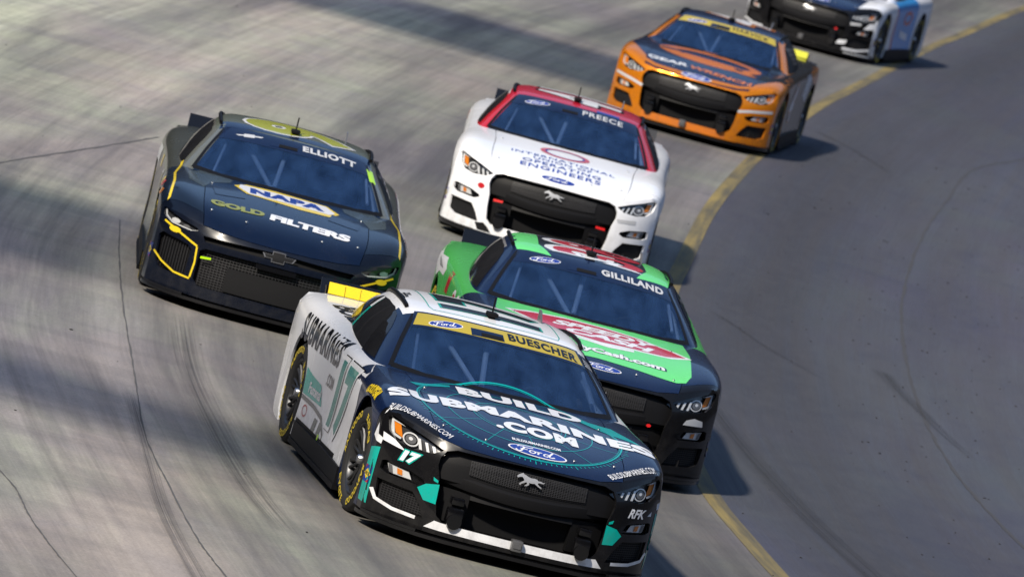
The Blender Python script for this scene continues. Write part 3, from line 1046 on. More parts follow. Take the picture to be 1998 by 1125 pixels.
HORSE = [(-1.0, .22), (-.86, .42), (-.72, .52), (-.60, .60), (-.52, .50), (-.38, .46), (-.22, .36), (0, .30), (.25, .33), (.42, .30), (.55, .18),
         (.72, .20), (.88, .12), (1.02, .16), (.90, .03), (.72, .06), (.56, .04), (.52, -.08), (.66, -.22), (.80, -.30), (.86, -.42), (.72, -.38), (.56, -.30), (.40, -.18),
         (.30, -.10), (.10, -.16), (-.10, -.14), (-.05, -.30), (-.20, -.46), (-.38, -.50), (-.30, -.40), (-.20, -.28), (-.26, -.14), (-.38, -.20), (-.60, -.36), (-.68, -.52), (-.76, -.40), (-.62, -.22),
         (-.44, -.04), (-.50, .12), (-.62, .26), (-.80, .20), (-.92, .12)]
BOWTIE = [(-1, .12), (-.42, .12), (-.42, .38), (.35, .38), (.35, .16), (1, .16), (.85, -.16), (.35, -.16), (.35, -.40), (-.42, -.40), (-.42, -.16), (-.85, -.16)]
# ------------------------------------------------------------------ shared car parts
def tyre_mesh():
    bm = bmesh.new()
    r = WHEEL_R
    lathe(bm, [(.232, .125), (.245, .150), (.270, .163), (.300, .166), (.325, .160), (.342, .145), (.350, .125), (r, .09), (r, 0), (r, -.09), (.350, -.125), (.342, -.145), (.300, -.166), (.245, -.15), (.232, -.125)], 64)
    return bm_mesh(bm, 50)

def rim_mesh():
    bm = bmesh.new()
    lathe(bm, [(.236, .130), (.240, .148), (.232, .152), (.224, .146), (.218, .12), (.200, .04), (.195, -.12), (.235, -.13)], 64)
    lathe(bm, [(.0, .118), (.045, .118), (.066, .108), (.072, .06), (.0, .06)], 32)
    for k in range(10):
        a = 2 * PI * k / 10
        for da in (-.10, .10):
            pts = [(.055, .10, a + da * .3), (.11, .112, a + da * .8), (.17, .118, a + da * 1.05), (.222, .13, a + da * 1.1)]
            q = [(rr * math.cos(t), y, rr * math.sin(t)) for rr, y, t in pts]
            tube(bm, q, [.014, .012, .011, .013], 6)
    return bm_mesh(bm, 45)

def brake_mesh():
    bm = bmesh.new()
    lathe(bm, [(.05, .02), (.178, .02), (.178, -.012), (.05, -.012)], 40, closed=True)
    bx(bm, (.12, .0, .06), (.10, .09, .14), bevel=.012)
    return bm_mesh(bm)

def nut_mesh():
    bm = bmesh.new()
    lathe(bm, [(0, .150), (.022, .150), (.030, .142), (.034, .115), (0, .115)], 24)
    return bm_mesh(bm)

def ring_text(txt, mid, r0, h, arc, yoff=.1690):
    vs_, fs = text_shape(txt, arc * r0, h, bold=.035, spacing=1.1)
    bm = bmesh.new()
    bv = []
    for x, y in vs_:
        a = mid - x / r0
        rr = r0 + y
        bv.append(bm.verts.new((rr * math.cos(a), yoff - .0010 * abs(rr - .298) / .02, rr * math.sin(a))))
    for f in fs:
        try: bm.faces.new([bv[i] for i in f])
        except ValueError: pass
    return bm

def sidewall_text(txt, mid, arc):
    bm = ring_text(txt, mid, .296, .046, arc)
    bm.normal_update()
    for f in bm.faces:
        if f.normal.y < 0: f.normal_flip()
    me = bpy.data.meshes.new('m'); bm.to_mesh(me); bm.free()
    me.materials.append(None)
    return me

SH = {'tyre': tyre_mesh(), 'rim': rim_mesh(), 'brake': brake_mesh(), 'nut': nut_mesh(), 'walltext': [sidewall_text(*q) for q in (('GOODYEAR', PI * .5, 1.35), ('GOODYEAR', -PI * .5, 1.35), ('EAGLE', 0, .85), ('EAGLE', PI, .85))]}
M['tyre_yellow'] = plain('tyre_lettering', (0.55, 0.42, 0.03), 0.6)

def loop_mesh(fn, ang=40):
    bm = bmesh.new(); fn(bm); return bm_mesh(bm, ang)

def splitter(bm, tip):
    out = [(2.445 + tip, 0), (2.44 + tip, .25), (2.41 + tip, .46), (2.34, .64), (2.22, .79), (2.06, .905), (1.90, .962), (1.80, .972)]
    pts = out + [(1.80, .90), (1.80, 0)]
    full = [(x, -y) for x, y in reversed(out)] + [(x, y) for x, y in out[1:]] + [(1.75, .5), (1.75, -.5)]
    prism(bm, full, .068, .092, 'z')

def splitter_skid(s):
    def f(bm):
        a = [(2.33, .655), (2.225, .79), (2.065, .902), (1.92, .958), (1.90, .945), (2.05, .885), (2.20, .775), (2.31, .64)]
        prism(bm, [(x, s * y) for x, y in a][::s], .094, .112, 'z')
    return f

def skirt(s):
    def f(bm):
        prism(bm, [(.98, .10), (.98, .215), (.2, .225), (-.98, .215), (-.98, .10)], s * .955, s * .992, 'y')
        prism(bm, [(.99, .062), (.99, .098), (-.99, .098), (-.99, .062)], s * .93, s * 1.0, 'y')
    return f

def underbody(bm):
    bx(bm, (0, 0, .18), (4.3, 1.5, .10))
    bx(bm, (0, 0, .33), (1.9, 1.84, .24))
    for x in (WHEEL_X, -WHEEL_X):
        bx(bm, (x, 0, .50), (.86, 1.16, .55))
    bx(bm, (2.0, 0, .42), (.36, 1.0, .50))
    bx(bm, (-2.15, 0, .55), (.4, 1.7, .5))

def arch_liner(x, s):
    def f(bm):
            n = 18
            ring = [(x + .43 * math.cos(PI * k / n), .365 + .43 * math.sin(PI * k / n)) for k in range(n + 1)]
            A = [bm.verts.new((a, s * .93, b)) for a, b in ring]; B = [bm.verts.new((a, s * .55, b)) for a, b in ring]
            for k in range(n): bm.faces.new((A[k], A[k + 1], B[k + 1], B[k]))
    return f

def dash(bm):
    prism(bm, [(.78, .86), (.40, .90), (.30, .87), (.28, .62), (.78, .62)], -.76, .76, 'y')
    bx(bm, (-.45, 0, .42), (1.7, 1.6, .05))
    bx(bm, (-1.25, 0, .78), (.05, 1.3, .55))

def cage(bm):
    for s in (1, -1):
        tube(bm, [(.50, s * .76, .80), (.22, s * .66, 1.02), (-.08, s * .555, 1.185), (-.5, s * .565, 1.20), (-.82, s * .56, 1.19), (-.86, s * .66, .95), (-.86, s * .74, .5)], .022, 8)
        for k in range(4):
            tube(bm, [(.25, s * .80, .42 + .11 * k), (-.82, s * .78, .42 + .11 * k)], .02, 6)
    tube(bm, [(-.08, -.555, 1.185), (-.08, .555, 1.185)], .022, 8)
    tube(bm, [(-.82, -.56, 1.19), (-.82, .56, 1.19)], .022, 8)
    tube(bm, [(.56, .640, .965), (.22, .600, 1.120)], .012, 6)
    tube(bm, [(.62, -.60, .90), (.12, -.535, 1.13)], .011, 6)
    tube(bm, [(.50, -.10, .90), (.04, -.05, 1.21)], .02, 8)
    tube(bm, [(.45, -.10, .86), (.05, -.40, 1.17)], .018, 8)
    tube(bm, [(-.86, -.66, .55), (-.84, .5, 1.17)], .02, 8)
    tube(bm, [(-.84, -.15, .80), (-.84, .74, .80)], .02, 8)

def seat_mesh_fn(bm):
    bx(bm, (-.42, .37, .36), (.52, .50, .10), bevel=.03)
    bx(bm, (-.70, .37, .70), (.10, .52, .68), Matrix.Rotation(-.18, 3, 'Y'), bevel=.03)
    for s in (1, -1):
        bx(bm, (-.58, .37 + s * .29, .62), (.26, .035, .30), bevel=.015)
        bx(bm, (-.64, .37 + s * .20, 1.00), (.22, .035, .20), bevel=.015)

def steering(bm):
    c = Vector((.10, .37, .80)); ax = Vector((-.92, 0, .39)).normalized()
    u = Vector((0, 1, 0)); w = ax.cross(u)
    tube(bm, [c + u * .165 * math.cos(t * 2 * PI / 20) + w * .165 * math.sin(t * 2 * PI / 20) for t in range(20)], .014, 8, closed=True)
    for t in (0.1, PI - .1, PI * 1.5):
        tube(bm, [c, c + u * .16 * math.cos(t) + w * .16 * math.sin(t)], .012, 6)
    tube(bm, [c, c - ax * .30], .022, 8)

def spoiler_fn(bm):
    n = 12
    A = []
    for k in range(n + 1):
        y = -.80 + 1.60 * k / n
        x = -2.40 + .06 * (y / .8) ** 2
        A.append((x, y))
    pts = []
    bot = [bm.verts.new((x + .012, y, .955)) for x, y in A]; top_ = [bm.verts.new((x - .05, y, 1.062)) for x, y in A]
    bot2 = [bm.verts.new((x, y, .955)) for x, y in A]; top2 = [bm.verts.new((x - .062, y, 1.062)) for x, y in A]
    for k in range(n):
        bm.faces.new((bot[k], bot[k + 1], top_[k + 1], top_[k])); bm.faces.new((bot2[k + 1], bot2[k], top2[k], top2[k + 1]))
        bm.faces.new((top_[k], top_[k + 1], top2[k + 1], top2[k]))
    bm.faces.new((bot[0], top_[0], top2[0], bot2[0])); bm.faces.new((bot[n], bot2[n], top2[n], top_[n]))

def antenna_fn(bm):
    tube(bm, [(-.17, -.02, 1.28), (-.17, -.02, 1.325)], .028, 12)
    tube(bm, [(-.17, -.02, 1.31), (-.19, -.02, 1.43)], .006, 6)
    bx(bm, (-.17, -.02, 1.318), (.10, .075, .03), bevel=.01)

def roof_cam_fn(bm):
    prism(bm, [(-.55, 1.29), (-.70, 1.285), (-.72, 1.375), (-.66, 1.37)], .40, .412, 'y')

def rail_fn(s):
    def f(bm):
        pts = [(-.10, s * .615, 1.247), (-.25, s * .622, 1.268), (-.5, s * .623, 1.275), (-.75, s * .612, 1.264), (-1.0, s * .58, 1.232), (-1.12, s * .565, 1.20)]
        for k in range(len(pts) - 1):
            pass
        tube(bm, pts, .016, 6)
    return f

def pins_fn(pt):
    def f(bm):
        m = Matrix.Translation(pt)
        bmesh.ops.create_cone(bm, cap_ends=True, segments=10, radius1=.014, radius2=.012, depth=.006, matrix=m)
        bx(bm, (pt[0] + .012, pt[1], pt[2] + .006), (.035, .006, .005))
    return f

SH['skirt_l'] = loop_mesh(skirt(1)); SH['skirt_r'] = loop_mesh(skirt(-1))
SH['splitter'] = loop_mesh(lambda b: splitter(b, 0)); SH['skid'] = [loop_mesh(splitter_skid(1)), loop_mesh(splitter_skid(-1))]
SH['underbody'] = loop_mesh(underbody); SH['liner'] = [loop_mesh(arch_liner(x, s)) for x in (WHEEL_X, -WHEEL_X) for s in (1, -1)]
SH['dash'] = loop_mesh(dash); SH['cage'] = loop_mesh(cage); SH['seat'] = loop_mesh(seat_mesh_fn); SH['steering'] = loop_mesh(steering)
SH['spoiler'] = loop_mesh(spoiler_fn); SH['antenna'] = loop_mesh(antenna_fn); SH['roof_fin'] = loop_mesh(roof_cam_fn)
SH['rail_l'] = loop_mesh(rail_fn(1)); SH['rail_r'] = loop_mesh(rail_fn(-1))

def tow_bracket(s):
    def f(bm):
        bx(bm, (2.30, s * .43, .345), (.10, .085, .05), bevel=.01)
        bx(bm, (2.32, s * .43, .255), (.08, .11, .10), bevel=.02)
        m = Matrix.Translation((2.335, s * .43, .215)) @ Matrix.Rotation(PI / 2, 4, 'Y')
        bmesh.ops.create_cone(bm, cap_ends=True, segments=16, radius1=.055, radius2=.05, depth=.08, matrix=m)
    return f
SH['bracket_l'] = loop_mesh(tow_bracket(1)); SH['bracket_r'] = loop_mesh(tow_bracket(-1))
SH['tow_hook'] = loop_mesh(lambda b: (bx(b, (2.39, 0, .165), (.08, .075, .075), bevel=.012), bx(b, (2.425, 0, .165), (.02, .05, .03))))

def radiator(bm):
    for k in range(9):
        bx(bm, (2.10, 0, .215 + .02 * k), (.02, .70, .005))
    for k in range(24):
        bx(bm, (2.09, -.345 + .03 * k, .295), (.02, .004, .17))
SH['radiator'] = loop_mesh(radiator)

def grille_bar(bm):
    """the bar that divides the upper grille from the lower opening"""
    n = 16
    sec = [(-.012, .478), (.004, .462), (.008, .430), (.002, .398), (-.03, .385), (-.06, .40), (-.06, .475)]
    rings = []
    for k in range(n + 1):
        y = -.585 + 1.17 * k / n
        f = (y / .585) ** 2
        x = 2.33 - .16 * f
        dz = .045 * f
        rings.append([bm.verts.new((x + a, y, b + dz)) for a, b in sec])
    m = len(sec)
    for k in range(n):
        for q in range(m):
            bm.faces.new((rings[k][q], rings[k][(q + 1) % m], rings[k + 1][(q + 1) % m], rings[k + 1][q]))
SH['grille_bar'] = loop_mesh(grille_bar, 26)

def lower_surround(bm):
    """black plate round the lower intake"""
    n = 16
    def strip(y0, y1, z0, z1):
        m = 8
        A = []
        for k in range(m + 1):
            y = y0 + (y1 - y0) * k / m
            x = 2.315 - .15 * (abs(y) / .58) ** 2
            A.append((bm.verts.new((x, y, z0)), bm.verts.new((x - .012, y, z1)), bm.verts.new((x - .12, y, z0)), bm.verts.new((x - .12, y, z1))))
        for k in range(m):
            a, b = A[k], A[k + 1]
            bm.faces.new((a[0], b[0], b[1], a[1])); bm.faces.new((a[1], b[1], b[3], a[3])); bm.faces.new((a[0], a[2], b[2], b[0]))
        for a in (A[0], A[-1]): bm.faces.new((a[0], a[1], a[3], a[2]))
    strip(-.57, -.345, .19, .40); strip(.345, .57, .19, .40); strip(-.345, .345, .365, .40)
SH['surround'] = loop_mesh(lower_surround)

def honeycomb(bvh, y0, y1, z0f, z1f, off, step, w):
    """woven grille wire following the nose surface"""
    vs_, fs = [], []
    def quad(a, b, c, d):
        i = len(vs_); vs_.extend([a, b, c, d]); fs.append((i, i + 1, i + 2, i + 3))
    y = y0
    while y < y1:
        quad((y, z0f(y)), (y + w, z0f(y)), (y + w, z1f(y)), (y, z1f(y)))
        y += step
    n = max(3, int(.14 / step * 1.2))
    for k in range(n + 1):
        f = k / n
        m = 14
        for q in range(m):
            a = y0 + (y1 - y0) * q / m; b = y0 + (y1 - y0) * (q + 1) / m
            za = z0f(a) + (z1f(a) - z0f(a)) * f; zb = z0f(b) + (z1f(b) - z0f(b)) * f
            quad((a, za), (b, zb), (b, zb + w), (a, za + w))
    return decal_mesh(bvh, (vs_, fs), pj_front(), off, .06)

# ------------------------------------------------------------------ drivers
def driver_meshes():
    me = bpy.data.meshes.new('m')
    P_ = [(-.50, 0, .42), (-.56, 0, .62), (-.58, 0, .80), (-.57, 0, .90), (-.55, 0, .97),
          (-.56, .19, .80), (-.30, .25, .64), (.02, .16, .80), (.07, .14, .84),
          (-.56, -.19, .80), (-.30, -.25, .64), (.02, -.16, .80), (.07, -.14, .84),
          (-.44, .11, .42), (.02, .15, .50), (.36, .13, .38), (-.44, -.11, .42), (.02, -.15, .50), (.36, -.13, .38)]
    E_ = [(0, 1), (1, 2), (2, 3), (3, 4), (2, 5), (5, 6), (6, 7), (7, 8), (2, 9), (9, 10), (10, 11), (11, 12), (0, 13), (13, 14), (14, 15), (0, 16), (16, 17), (17, 18)]
    rad = [.15, .15, .16, .065, .06, .085, .055, .04, .042, .085, .055, .04, .042, .10, .075, .055, .10, .075, .055]
    me.from_pydata(P_, E_, [])
    o = bpy.data.objects.new('tmp', me); COL.objects.link(o)
    o.modifiers.new('sk', 'SKIN'); o.modifiers.new('ss', 'SUBSURF').levels = 1
    sv = me.skin_vertices[0].data
    for i, r in enumerate(rad): sv[i].radius = (r, r * (1.0 if i > 2 else 1.15))
    sv[0].use_root = True
    body = eval_mesh(o); drop(o)
    shade(body, 80); body.materials.clear(); body.materials.append(None)
    bm = bmesh.new()
    bmesh.ops.create_uvsphere(bm, u_segments=24, v_segments=16, radius=.148, matrix=Matrix.Translation((-.53, 0, 1.03)) @ Matrix.Diagonal((1.06, .92, 1.0, 1)))
    for v in bm.verts:
        if v.co.x > -.46 and v.co.z < 1.0: v.co.x += .02
    helmet = bm_mesh(bm, 80)
    bm = bmesh.new()
    vv = []
    for k in range(13):
        a = -1.0 + 2.0 * k / 12
        vv.append([bm.verts.new((-.53 + 1.07 * r * math.cos(a), .935 * r * math.sin(a), z)) for r, z in ((.146, 1.0), (.151, 1.03), (.147, 1.065), (.135, 1.088))])
    for k in range(12):
        for q in range(3): bm.faces.new((vv[k][q], vv[k + 1][q], vv[k + 1][q + 1], vv[k][q + 1]))
    visor = bm_mesh(bm, 80)
    bm = bmesh.new()
    for s in (1, -1):
        base = Vector((.08, s * .145, .845))
        for k, ln in enumerate((.070, .078, .072, .058)):
            b = base + Vector((0, 0, .03 - .021 * k))
            tube(bm, [b, b + Vector((.032, s * .012, .004)), b + Vector((.040, s * .012 - s * ln * .45, .006)), b + Vector((.018, -s * ln * .75, .004))], [.0105, .010, .009, .008], 7)
        tube(bm, [base + Vector((-.01, -s * .01, .03)), base + Vector((.0, -s * .035, .055)), base + Vector((.015, -s * .05, .06))], [.013, .011, .009], 7)
    gl = bm_mesh(bm, 80)
    return body, helmet, visor, gl
DRV = driver_meshes()

def driver(pose, label, suit, helm):
    x, y, h = pose
    o = link('person', DRV[0], None, suit)
    o.matrix_world = Matrix.Translation((x, y, 0)) @ Matrix.Rotation(h, 4, 'Z') @ Matrix.Translation((0, .37, 0))
    o['label'] = label; o['category'] = 'driver'; o['group'] = 'drivers at the wheel'
    hm = link('helmet', DRV[1], o, helm)
    link('visor', DRV[2], hm, M['black_gloss'])
    link('glove', DRV[3], o, M['black_satin'])
    return o

# ------------------------------------------------------------------ a stock car
PART = {'fender_l': 'fender', 'fender_r': 'fender', 'door_l': 'door', 'door_r': 'door', 'quarter_l': 'quarter_panel', 'quarter_r': 'quarter_panel',
        'front_bumper': 'bumper', 'rear_bumper': 'bumper', 'a_pillar_l': 'pillar', 'a_pillar_r': 'pillar', 'c_pillar_l': 'pillar', 'c_pillar_r': 'pillar'}
SHELLS = {}

def bezel_fix(p): return p

class Car:
    def __init__(self, kind, pose, label, mats, steer=0.0):
        if kind not in SHELLS: SHELLS[kind] = make_shell(kind)
        self.kind = kind
        sh = SHELLS[kind]
        self.bvh = sh['bvh']
        x, y, h = pose
        self.root = bpy.data.objects.new('stock_car', None)
        COL.objects.link(self.root)
        self.root.location = (x, y, 0); self.root.rotation_euler = (0, 0, h)
        self.root['label'] = label; self.root['category'] = 'race car'; self.root['group'] = 'stock cars racing nose to tail'
        self.p = {}
        for tag, me in sh['panels'].items():
            mat = mats.get(tag) or mats.get(tag[:-2]) or mats['body']
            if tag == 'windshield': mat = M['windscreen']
            if tag == 'rear_window': mat = M['side_glass']
            self.p[tag] = link(PART.get(tag, tag), me, self.root, mat)
        self.add('underbody', SH['underbody'], M['black_matt'])
        [self.add('wheel_arch_liner', q, M['black_matt']) for q in SH['liner']]
        self.add('dashboard', SH['dash'], M['black_satin'])
        self.add('roll_cage', SH['cage'], M['cage'])
        self.add('seat', SH['seat'], M['black_satin'])
        self.add('steering_wheel', SH['steering'], M['black_satin'])
        self.add('side_skirt', SH['skirt_l'], mats.get('skirt', M['black_satin']))
        self.add('side_skirt', SH['skirt_r'], mats.get('skirt', M['black_satin']))
        sp = self.p['splitter'] = self.add('splitter', SH['splitter'], mats.get('splitter', M['black_gloss']))
        [self.add('skid_plate', q, mats.get('skid', M['black_gloss']), sp) for q in SH['skid']]
        self.p['spoiler'] = self.add('spoiler', SH['spoiler'], mats.get('spoiler', M['black_gloss']))
        self.add('antenna', SH['antenna'], M['black_satin'])
        self.add('roof_rail', SH['rail_l'], M['black_satin']); self.add('roof_rail', SH['rail_r'], M['black_satin'])
        self.add('shark_fin', SH['roof_fin'], M['smoke_print'])
        for wx in (WHEEL_X, -WHEEL_X):
            for s in (1, -1):
                w = bpy.data.objects.new('wheel', None); COL.objects.link(w); w.parent = self.root
                w.location = (wx, s * .815, WHEEL_R)
                w.rotation_euler = (0, random.uniform(0, 2 * PI), (0 if s == 1 else PI) + (steer if wx > 0 else 0))
                self.add('tyre', SH['tyre'], M['rubber'], w); self.add('rim', SH['rim'], M['rim'], w)
                self.add('wheel_nut', SH['nut'], M['steel'], w); [self.add('lettering', q, M['tyre_yellow'], w) for q in SH['walltext']]
                self.add('brake_disc', SH['brake'], M['black_satin'], w)
        self.hood_pins()
        if kind == 'mustang': self.mustang_face(mats)
        else: self.camaro_face(mats)
        self.glasshouse()

    def add(self, name, me, mat, parent=None):
        return link(name, me, parent or self.root, mat)

    def dec(self, name, shape, pj, mat, parent='hood', off=.002, step=.05, thick=0.0):
        me = decal_mesh(self.bvh, shape, pj, off, step, thick)
        if me is None: return None
        par = self.p[parent] if isinstance(parent, str) else parent
        o = link(name, me, par, mat)
        if name in ('grille_mesh', 'duct_mesh', 'ring_ticks', 'window_net'): o['kind'] = 'stuff'
        return o

    def hood_pins(self):
        for i, (x, y) in enumerate(((2.05, .30), (2.05, -.30), (1.98, .58), (1.98, -.58), (1.15, .60), (1.15, -.60))):
            h, n, _, _ = self.bvh.ray_cast(Vector((x, y, 3)), Vector((0, 0, -1)))
            self.add('hood_pin', loop_mesh(pins_fn(h)), M['steel'], self.p['hood'])

    def lamp_back(self, poly, name, parent='front_bumper', off=-.045, mat=None):
        """dark pan at the back of a lamp or duct opening, a little larger than the hole"""
        cx = sum(q[0] for q in poly) / len(poly); cz = sum(q[1] for q in poly) / len(poly)
        big = [(cx + (a - cx) * 1.12, cz + (b - cz) * 1.15) for a, b in poly]
        return self.dec(name, poly_shape(big), pj_front(), mat or M['black_satin'], parent, off, .06)

    def mustang_face(self, mats):
        for s in (1, -1):
            mm = (lambda q: q) if s == 1 else mirror_poly
            hl = self.lamp_back(HEADL if s == 1 else mirror_poly(HEADL), 'headlight', mat=M['dark_print'])
            self.dec('indicator', poly_shape(mm([(.845, .632), (.890, .648), (.914, .718), (.866, .708)])), pj_front(), M['amber'], hl, -.030)
            self.dec('lamp_trim', poly_shape(mm([(.835, .704), (.922, .732), (.918, .655), (.898, .628), (.855, .618), (.850, .630), (.892, .644), (.908, .714)])), pj_front(), M['silver_print'], hl, -.026)
            cx, cz = s * .795, .640
            self.dec('lamp_ring', poly_shape(ellipse(.050, .043, 28, (cx, cz)), ellipse(.041, .035, 28, (cx, cz))), pj_front(), M['silver_print'], hl, -.026)
            self.dec('lens', poly_shape(ellipse(.033, .028, 20, (cx, cz))), pj_front(), M['smoke_print'], hl, -.024)
            self.dec('lamp_glint', poly_shape(ellipse(.013, .011, 12, (cx, cz + .004))), pj_front(), M['silver_print'], hl, -.022)
            for k in range(3):
                y0 = .728 - .046 * k
                self.dec('light_bar', poly_shape(mm([(y0 - .006, .598), (y0 + .012, .598), (y0 + .030, .664 - .010 * k), (y0 + .012, .664 - .010 * k)])), pj_front(), M['silver_print'], hl, -.026, thick=.006)
            fg = self.lamp_back(FOGL if s == 1 else mirror_poly(FOGL), 'fog_light', off=-.035, mat=M['black_gloss'])
            self.dec('lens', poly_shape(mm([(.745, .392), (.875, .392), (.895, .448), (.770, .436)])), pj_front(), M['silver_print'], fg, -.024, thick=.006)
            self.dec('indicator', poly_shape(mm([(.795, .400), (.825, .400), (.832, .436), (.802, .432)])), pj_front(), M['amber'], fg, -.015)
            self.dec('lens', poly_shape(mm([(.85, .396), (.872, .396), (.884, .444), (.862, .44)])), pj_front(), M['smoke_print'], fg, -.015)
            dk = self.lamp_back(DUCT if s == 1 else mirror_poly(DUCT), 'brake_duct', off=-.04, mat=M['black_matt'])
            vs_, fs = [], []
            for k in range(9):
                z = .195 + .015 * k; ya, yb = (.64 + .5 * max(0, z - .24), .90)
                i = len(vs_); vs_ += [(s * ya, z), (s * yb, z + .004), (s * yb, z + .009), (s * ya, z + .005)]; fs.append((i, i + 1, i + 2, i + 3))
            for k in range(14):
                y = .66 + .018 * k
                i = len(vs_); vs_ += [(s * y, .19), (s * (y + .004), .19), (s * (y + .004), .325), (s * y, .325)]; fs.append((i, i + 1, i + 2, i + 3))
            self.dec('duct_mesh', (vs_, fs), pj_front(), M['mesh_grey'], dk, -.026)
        gr = self.dec('grille', poly_shape([(-.62, .66), (.62, .66), (.64, .56), (.60, .46), (-.60, .46), (-.64, .56)]), pj_front(), M['black_satin'], self.root, -.055)
        self.p['grille'] = gr
        gm = honeycomb(self.bvh, -.40, .40, lambda y: .515 + .10 * y * y, lambda y: .632 - .05 * y * y, -.040, .0165, .0045)
        link('grille_mesh', gm, gr, M['mesh_grey'])['kind'] = 'stuff'
        self.dec('emblem', xform(poly_shape(HORSE), (0.0, .585), 0, .095, .074), pj_front(), M['horse_grey'], gr, -.018, thick=.006)
        gb = self.add('grille_bar', SH['grille_bar'], M['black_satin'])
        ir = self.add('intake', SH['surround'], M['black_satin'])
        self.add('radiator', SH['radiator'], M['mesh_grey'], ir)
        self.add('bracket', SH['bracket_l'], M['black_gloss'], ir); self.add('bracket', SH['bracket_r'], M['black_gloss'], ir)
        self.add('tow_hook', SH['tow_hook'], M['smoke_print'], ir)
        lip = [(-.50, .652), (-.56, .634), (-.596, .588), (-.603, .535), (-.592, .495), (-.583, .495), (-.594, .535), (-.587, .584), (-.555, .624), (-.50, .642)]

    def camaro_face(self, mats):
        for s in (1, -1):
            mm = (lambda q: q) if s == 1 else mirror_poly
            hl = self.lamp_back(mm(C_HEAD), 'headlight', off=-.035, mat=M['dark_print'])
            self.dec('lamp_trim', strokes_shape([(mm([(.64, .592), (.70, .576), (.86, .589), (.918, .627), (.930, .668)])[::s], .012)]), pj_front(), M['silver_print'], hl, -.020)
            self.dec('lens', poly_shape(ellipse(.035, .018, 20, (s * .84, .612))), pj_front(), M['silver_print'], hl, -.022)
            self.dec('lens', poly_shape(ellipse(.028, .014, 20, (s * .75, .596))), pj_front(), M['smoke_print'], hl, -.022)
            dk = self.lamp_back(mm(C_DUCT), 'brake_duct', off=-.04, mat=M['black_satin'])
            vs_, fs = [], []
            for k in range(10):
                y = .70 + .022 * k
                i = len(vs_); vs_ += [(s * y, .24), (s * (y + .006), .24), (s * (y + .006), .47), (s * y, .47)]; fs.append((i, i + 1, i + 2, i + 3))
            self.dec('duct_mesh', (vs_, fs), pj_front(), M['mesh_grey'], dk, -.028)
        gr = self.dec('grille', poly_shape([(-.63, .50), (.63, .50), (.64, .35), (.62, .17), (-.62, .17), (-.64, .35)]), pj_front(), M['black_matt'], self.root, -.06)
        self.p['grille'] = gr
        vs_, fs = [], []
        for k in range(14):
            z = .20 + .02 * k
            i = len(vs_); vs_ += [(-.59, z), (.59, z), (.59, z + .005), (-.59, z + .005)]; fs.append((i, i + 1, i + 2, i + 3))
        for k in range(44):
            y = -.58 + .027 * k
            i = len(vs_); vs_ += [(y, .19), (y + .004, .19), (y + .004, .475), (y, .475)]; fs.append((i, i + 1, i + 2, i + 3))
        self.dec('grille_mesh', (vs_, fs), pj_front(), M['mesh_grey'], gr, -.045)
        self.dec('upper_grille', poly_shape([(-.62, .60), (.62, .60), (.62, .50), (-.62, .50)]), pj_front(), M['black_matt'], self.root, -.045)
        self.dec('intake', poly_shape(rect(-.37, .20, .37, .385)), pj_front(), M['black_matt'], gr, -.035)
        self.dec('number_holder', poly_shape(rect(-.16, .44, .16, .475)), pj_front(), M['black_gloss'], gr, -.01, thick=.01)
        self.dec('emblem', xform(poly_shape(BOWTIE), (0.0, .555), 0, .12, .09), pj_front(), M['black_satin'], gr, .003, thick=.006)
        o = [(x * 1.09, y * 1.14) for x, y in BOWTIE]
        self.dec('emblem_edge', xform(poly_shape(o, BOWTIE), (0.0, .555), 0, .12, .09), pj_front(), M['smoke_print'], gr, .004, thick=.007)

    def glasshouse(self):
        ed = [(-.755, -.655), (-.70, -.695), (-.55, -.775), (-.28, -.835), (0, -.855), (.28, -.835), (.55, -.775), (.70, -.695), (.755, -.655)]
        fr = self.dec('windscreen_edge', strokes_shape([(ed, .045)]), pj_top(0), M['black_satin'], 'windshield', .0012, .05)
        for s in (1, -1):
            self.dec('windscreen_edge', strokes_shape([([(s * .765, -.66), (s * .678, -.35), (s * .575, -.02)], .03)]), pj_top(0), M['black_satin'], fr or self.root, .0014, .05)
        for s, pj in ((-1, pj_right()), (1, pj_left())):
            k = -s
            pts = [(.48, .915), (.32, 1.000), (.10, 1.115), (-.05, 1.175), (-.22, 1.207), (-.48, 1.217), (-.78, 1.205), (-1.02, 1.155), (-1.22, 1.08), (-1.34, 1.015), (-1.25, .985), (-.70, .958), (-.20, .935), (.2, .915)]
            sh = poly_shape([(k * a, b) for a, b in pts])
            w = self.dec('side_window', sh, pj, M['side_glass'] if s == -1 else M['black_satin'], 'c_pillar_l' if s == 1 else 'c_pillar_r', .003, .06)
            if s == 1: # window net on the driver's side
                vs_, fs = [], []
                for q in range(9):
                    x = -.02 - .055 * q
                    i = len(vs_); vs_ += [(k * x, .99), (k * (x - .02), .99), (k * (x - .02), 1.16), (k * x, 1.16)]; fs.append((i, i + 1, i + 2, i + 3))
                for q in range(4):
                    z = .995 + .045 * q
                    i = len(vs_); vs_ += [(k * .0, z), (k * -.48, z), (k * -.48, z + .02), (k * .0, z + .02)]; fs.append((i, i + 1, i + 2, i + 3))
                self.dec('window_net', (vs_, fs), pj, M['smoke_print'], w, .007)

    # ---- print shared by several cars
    def ford(self, c, w, pj, parent, rim=WHT, rot=0.0):
        self.dec('emblem', xform(poly_shape(ellipse(w / 2, w * .20, 40)), c, rot), pj, rim, parent, .0026)
        self.dec('emblem', xform(poly_shape(ellipse(w / 2 * .94, w * .20 * .86, 40)), c, rot), pj, BLUE, parent, .0036)
        self.dec('lettering', xform(strokes_shape(FORD), (c[0], c[1] - w * .012), rot, w * .125, w * .125), pj, WHT, parent, .0046, .04)

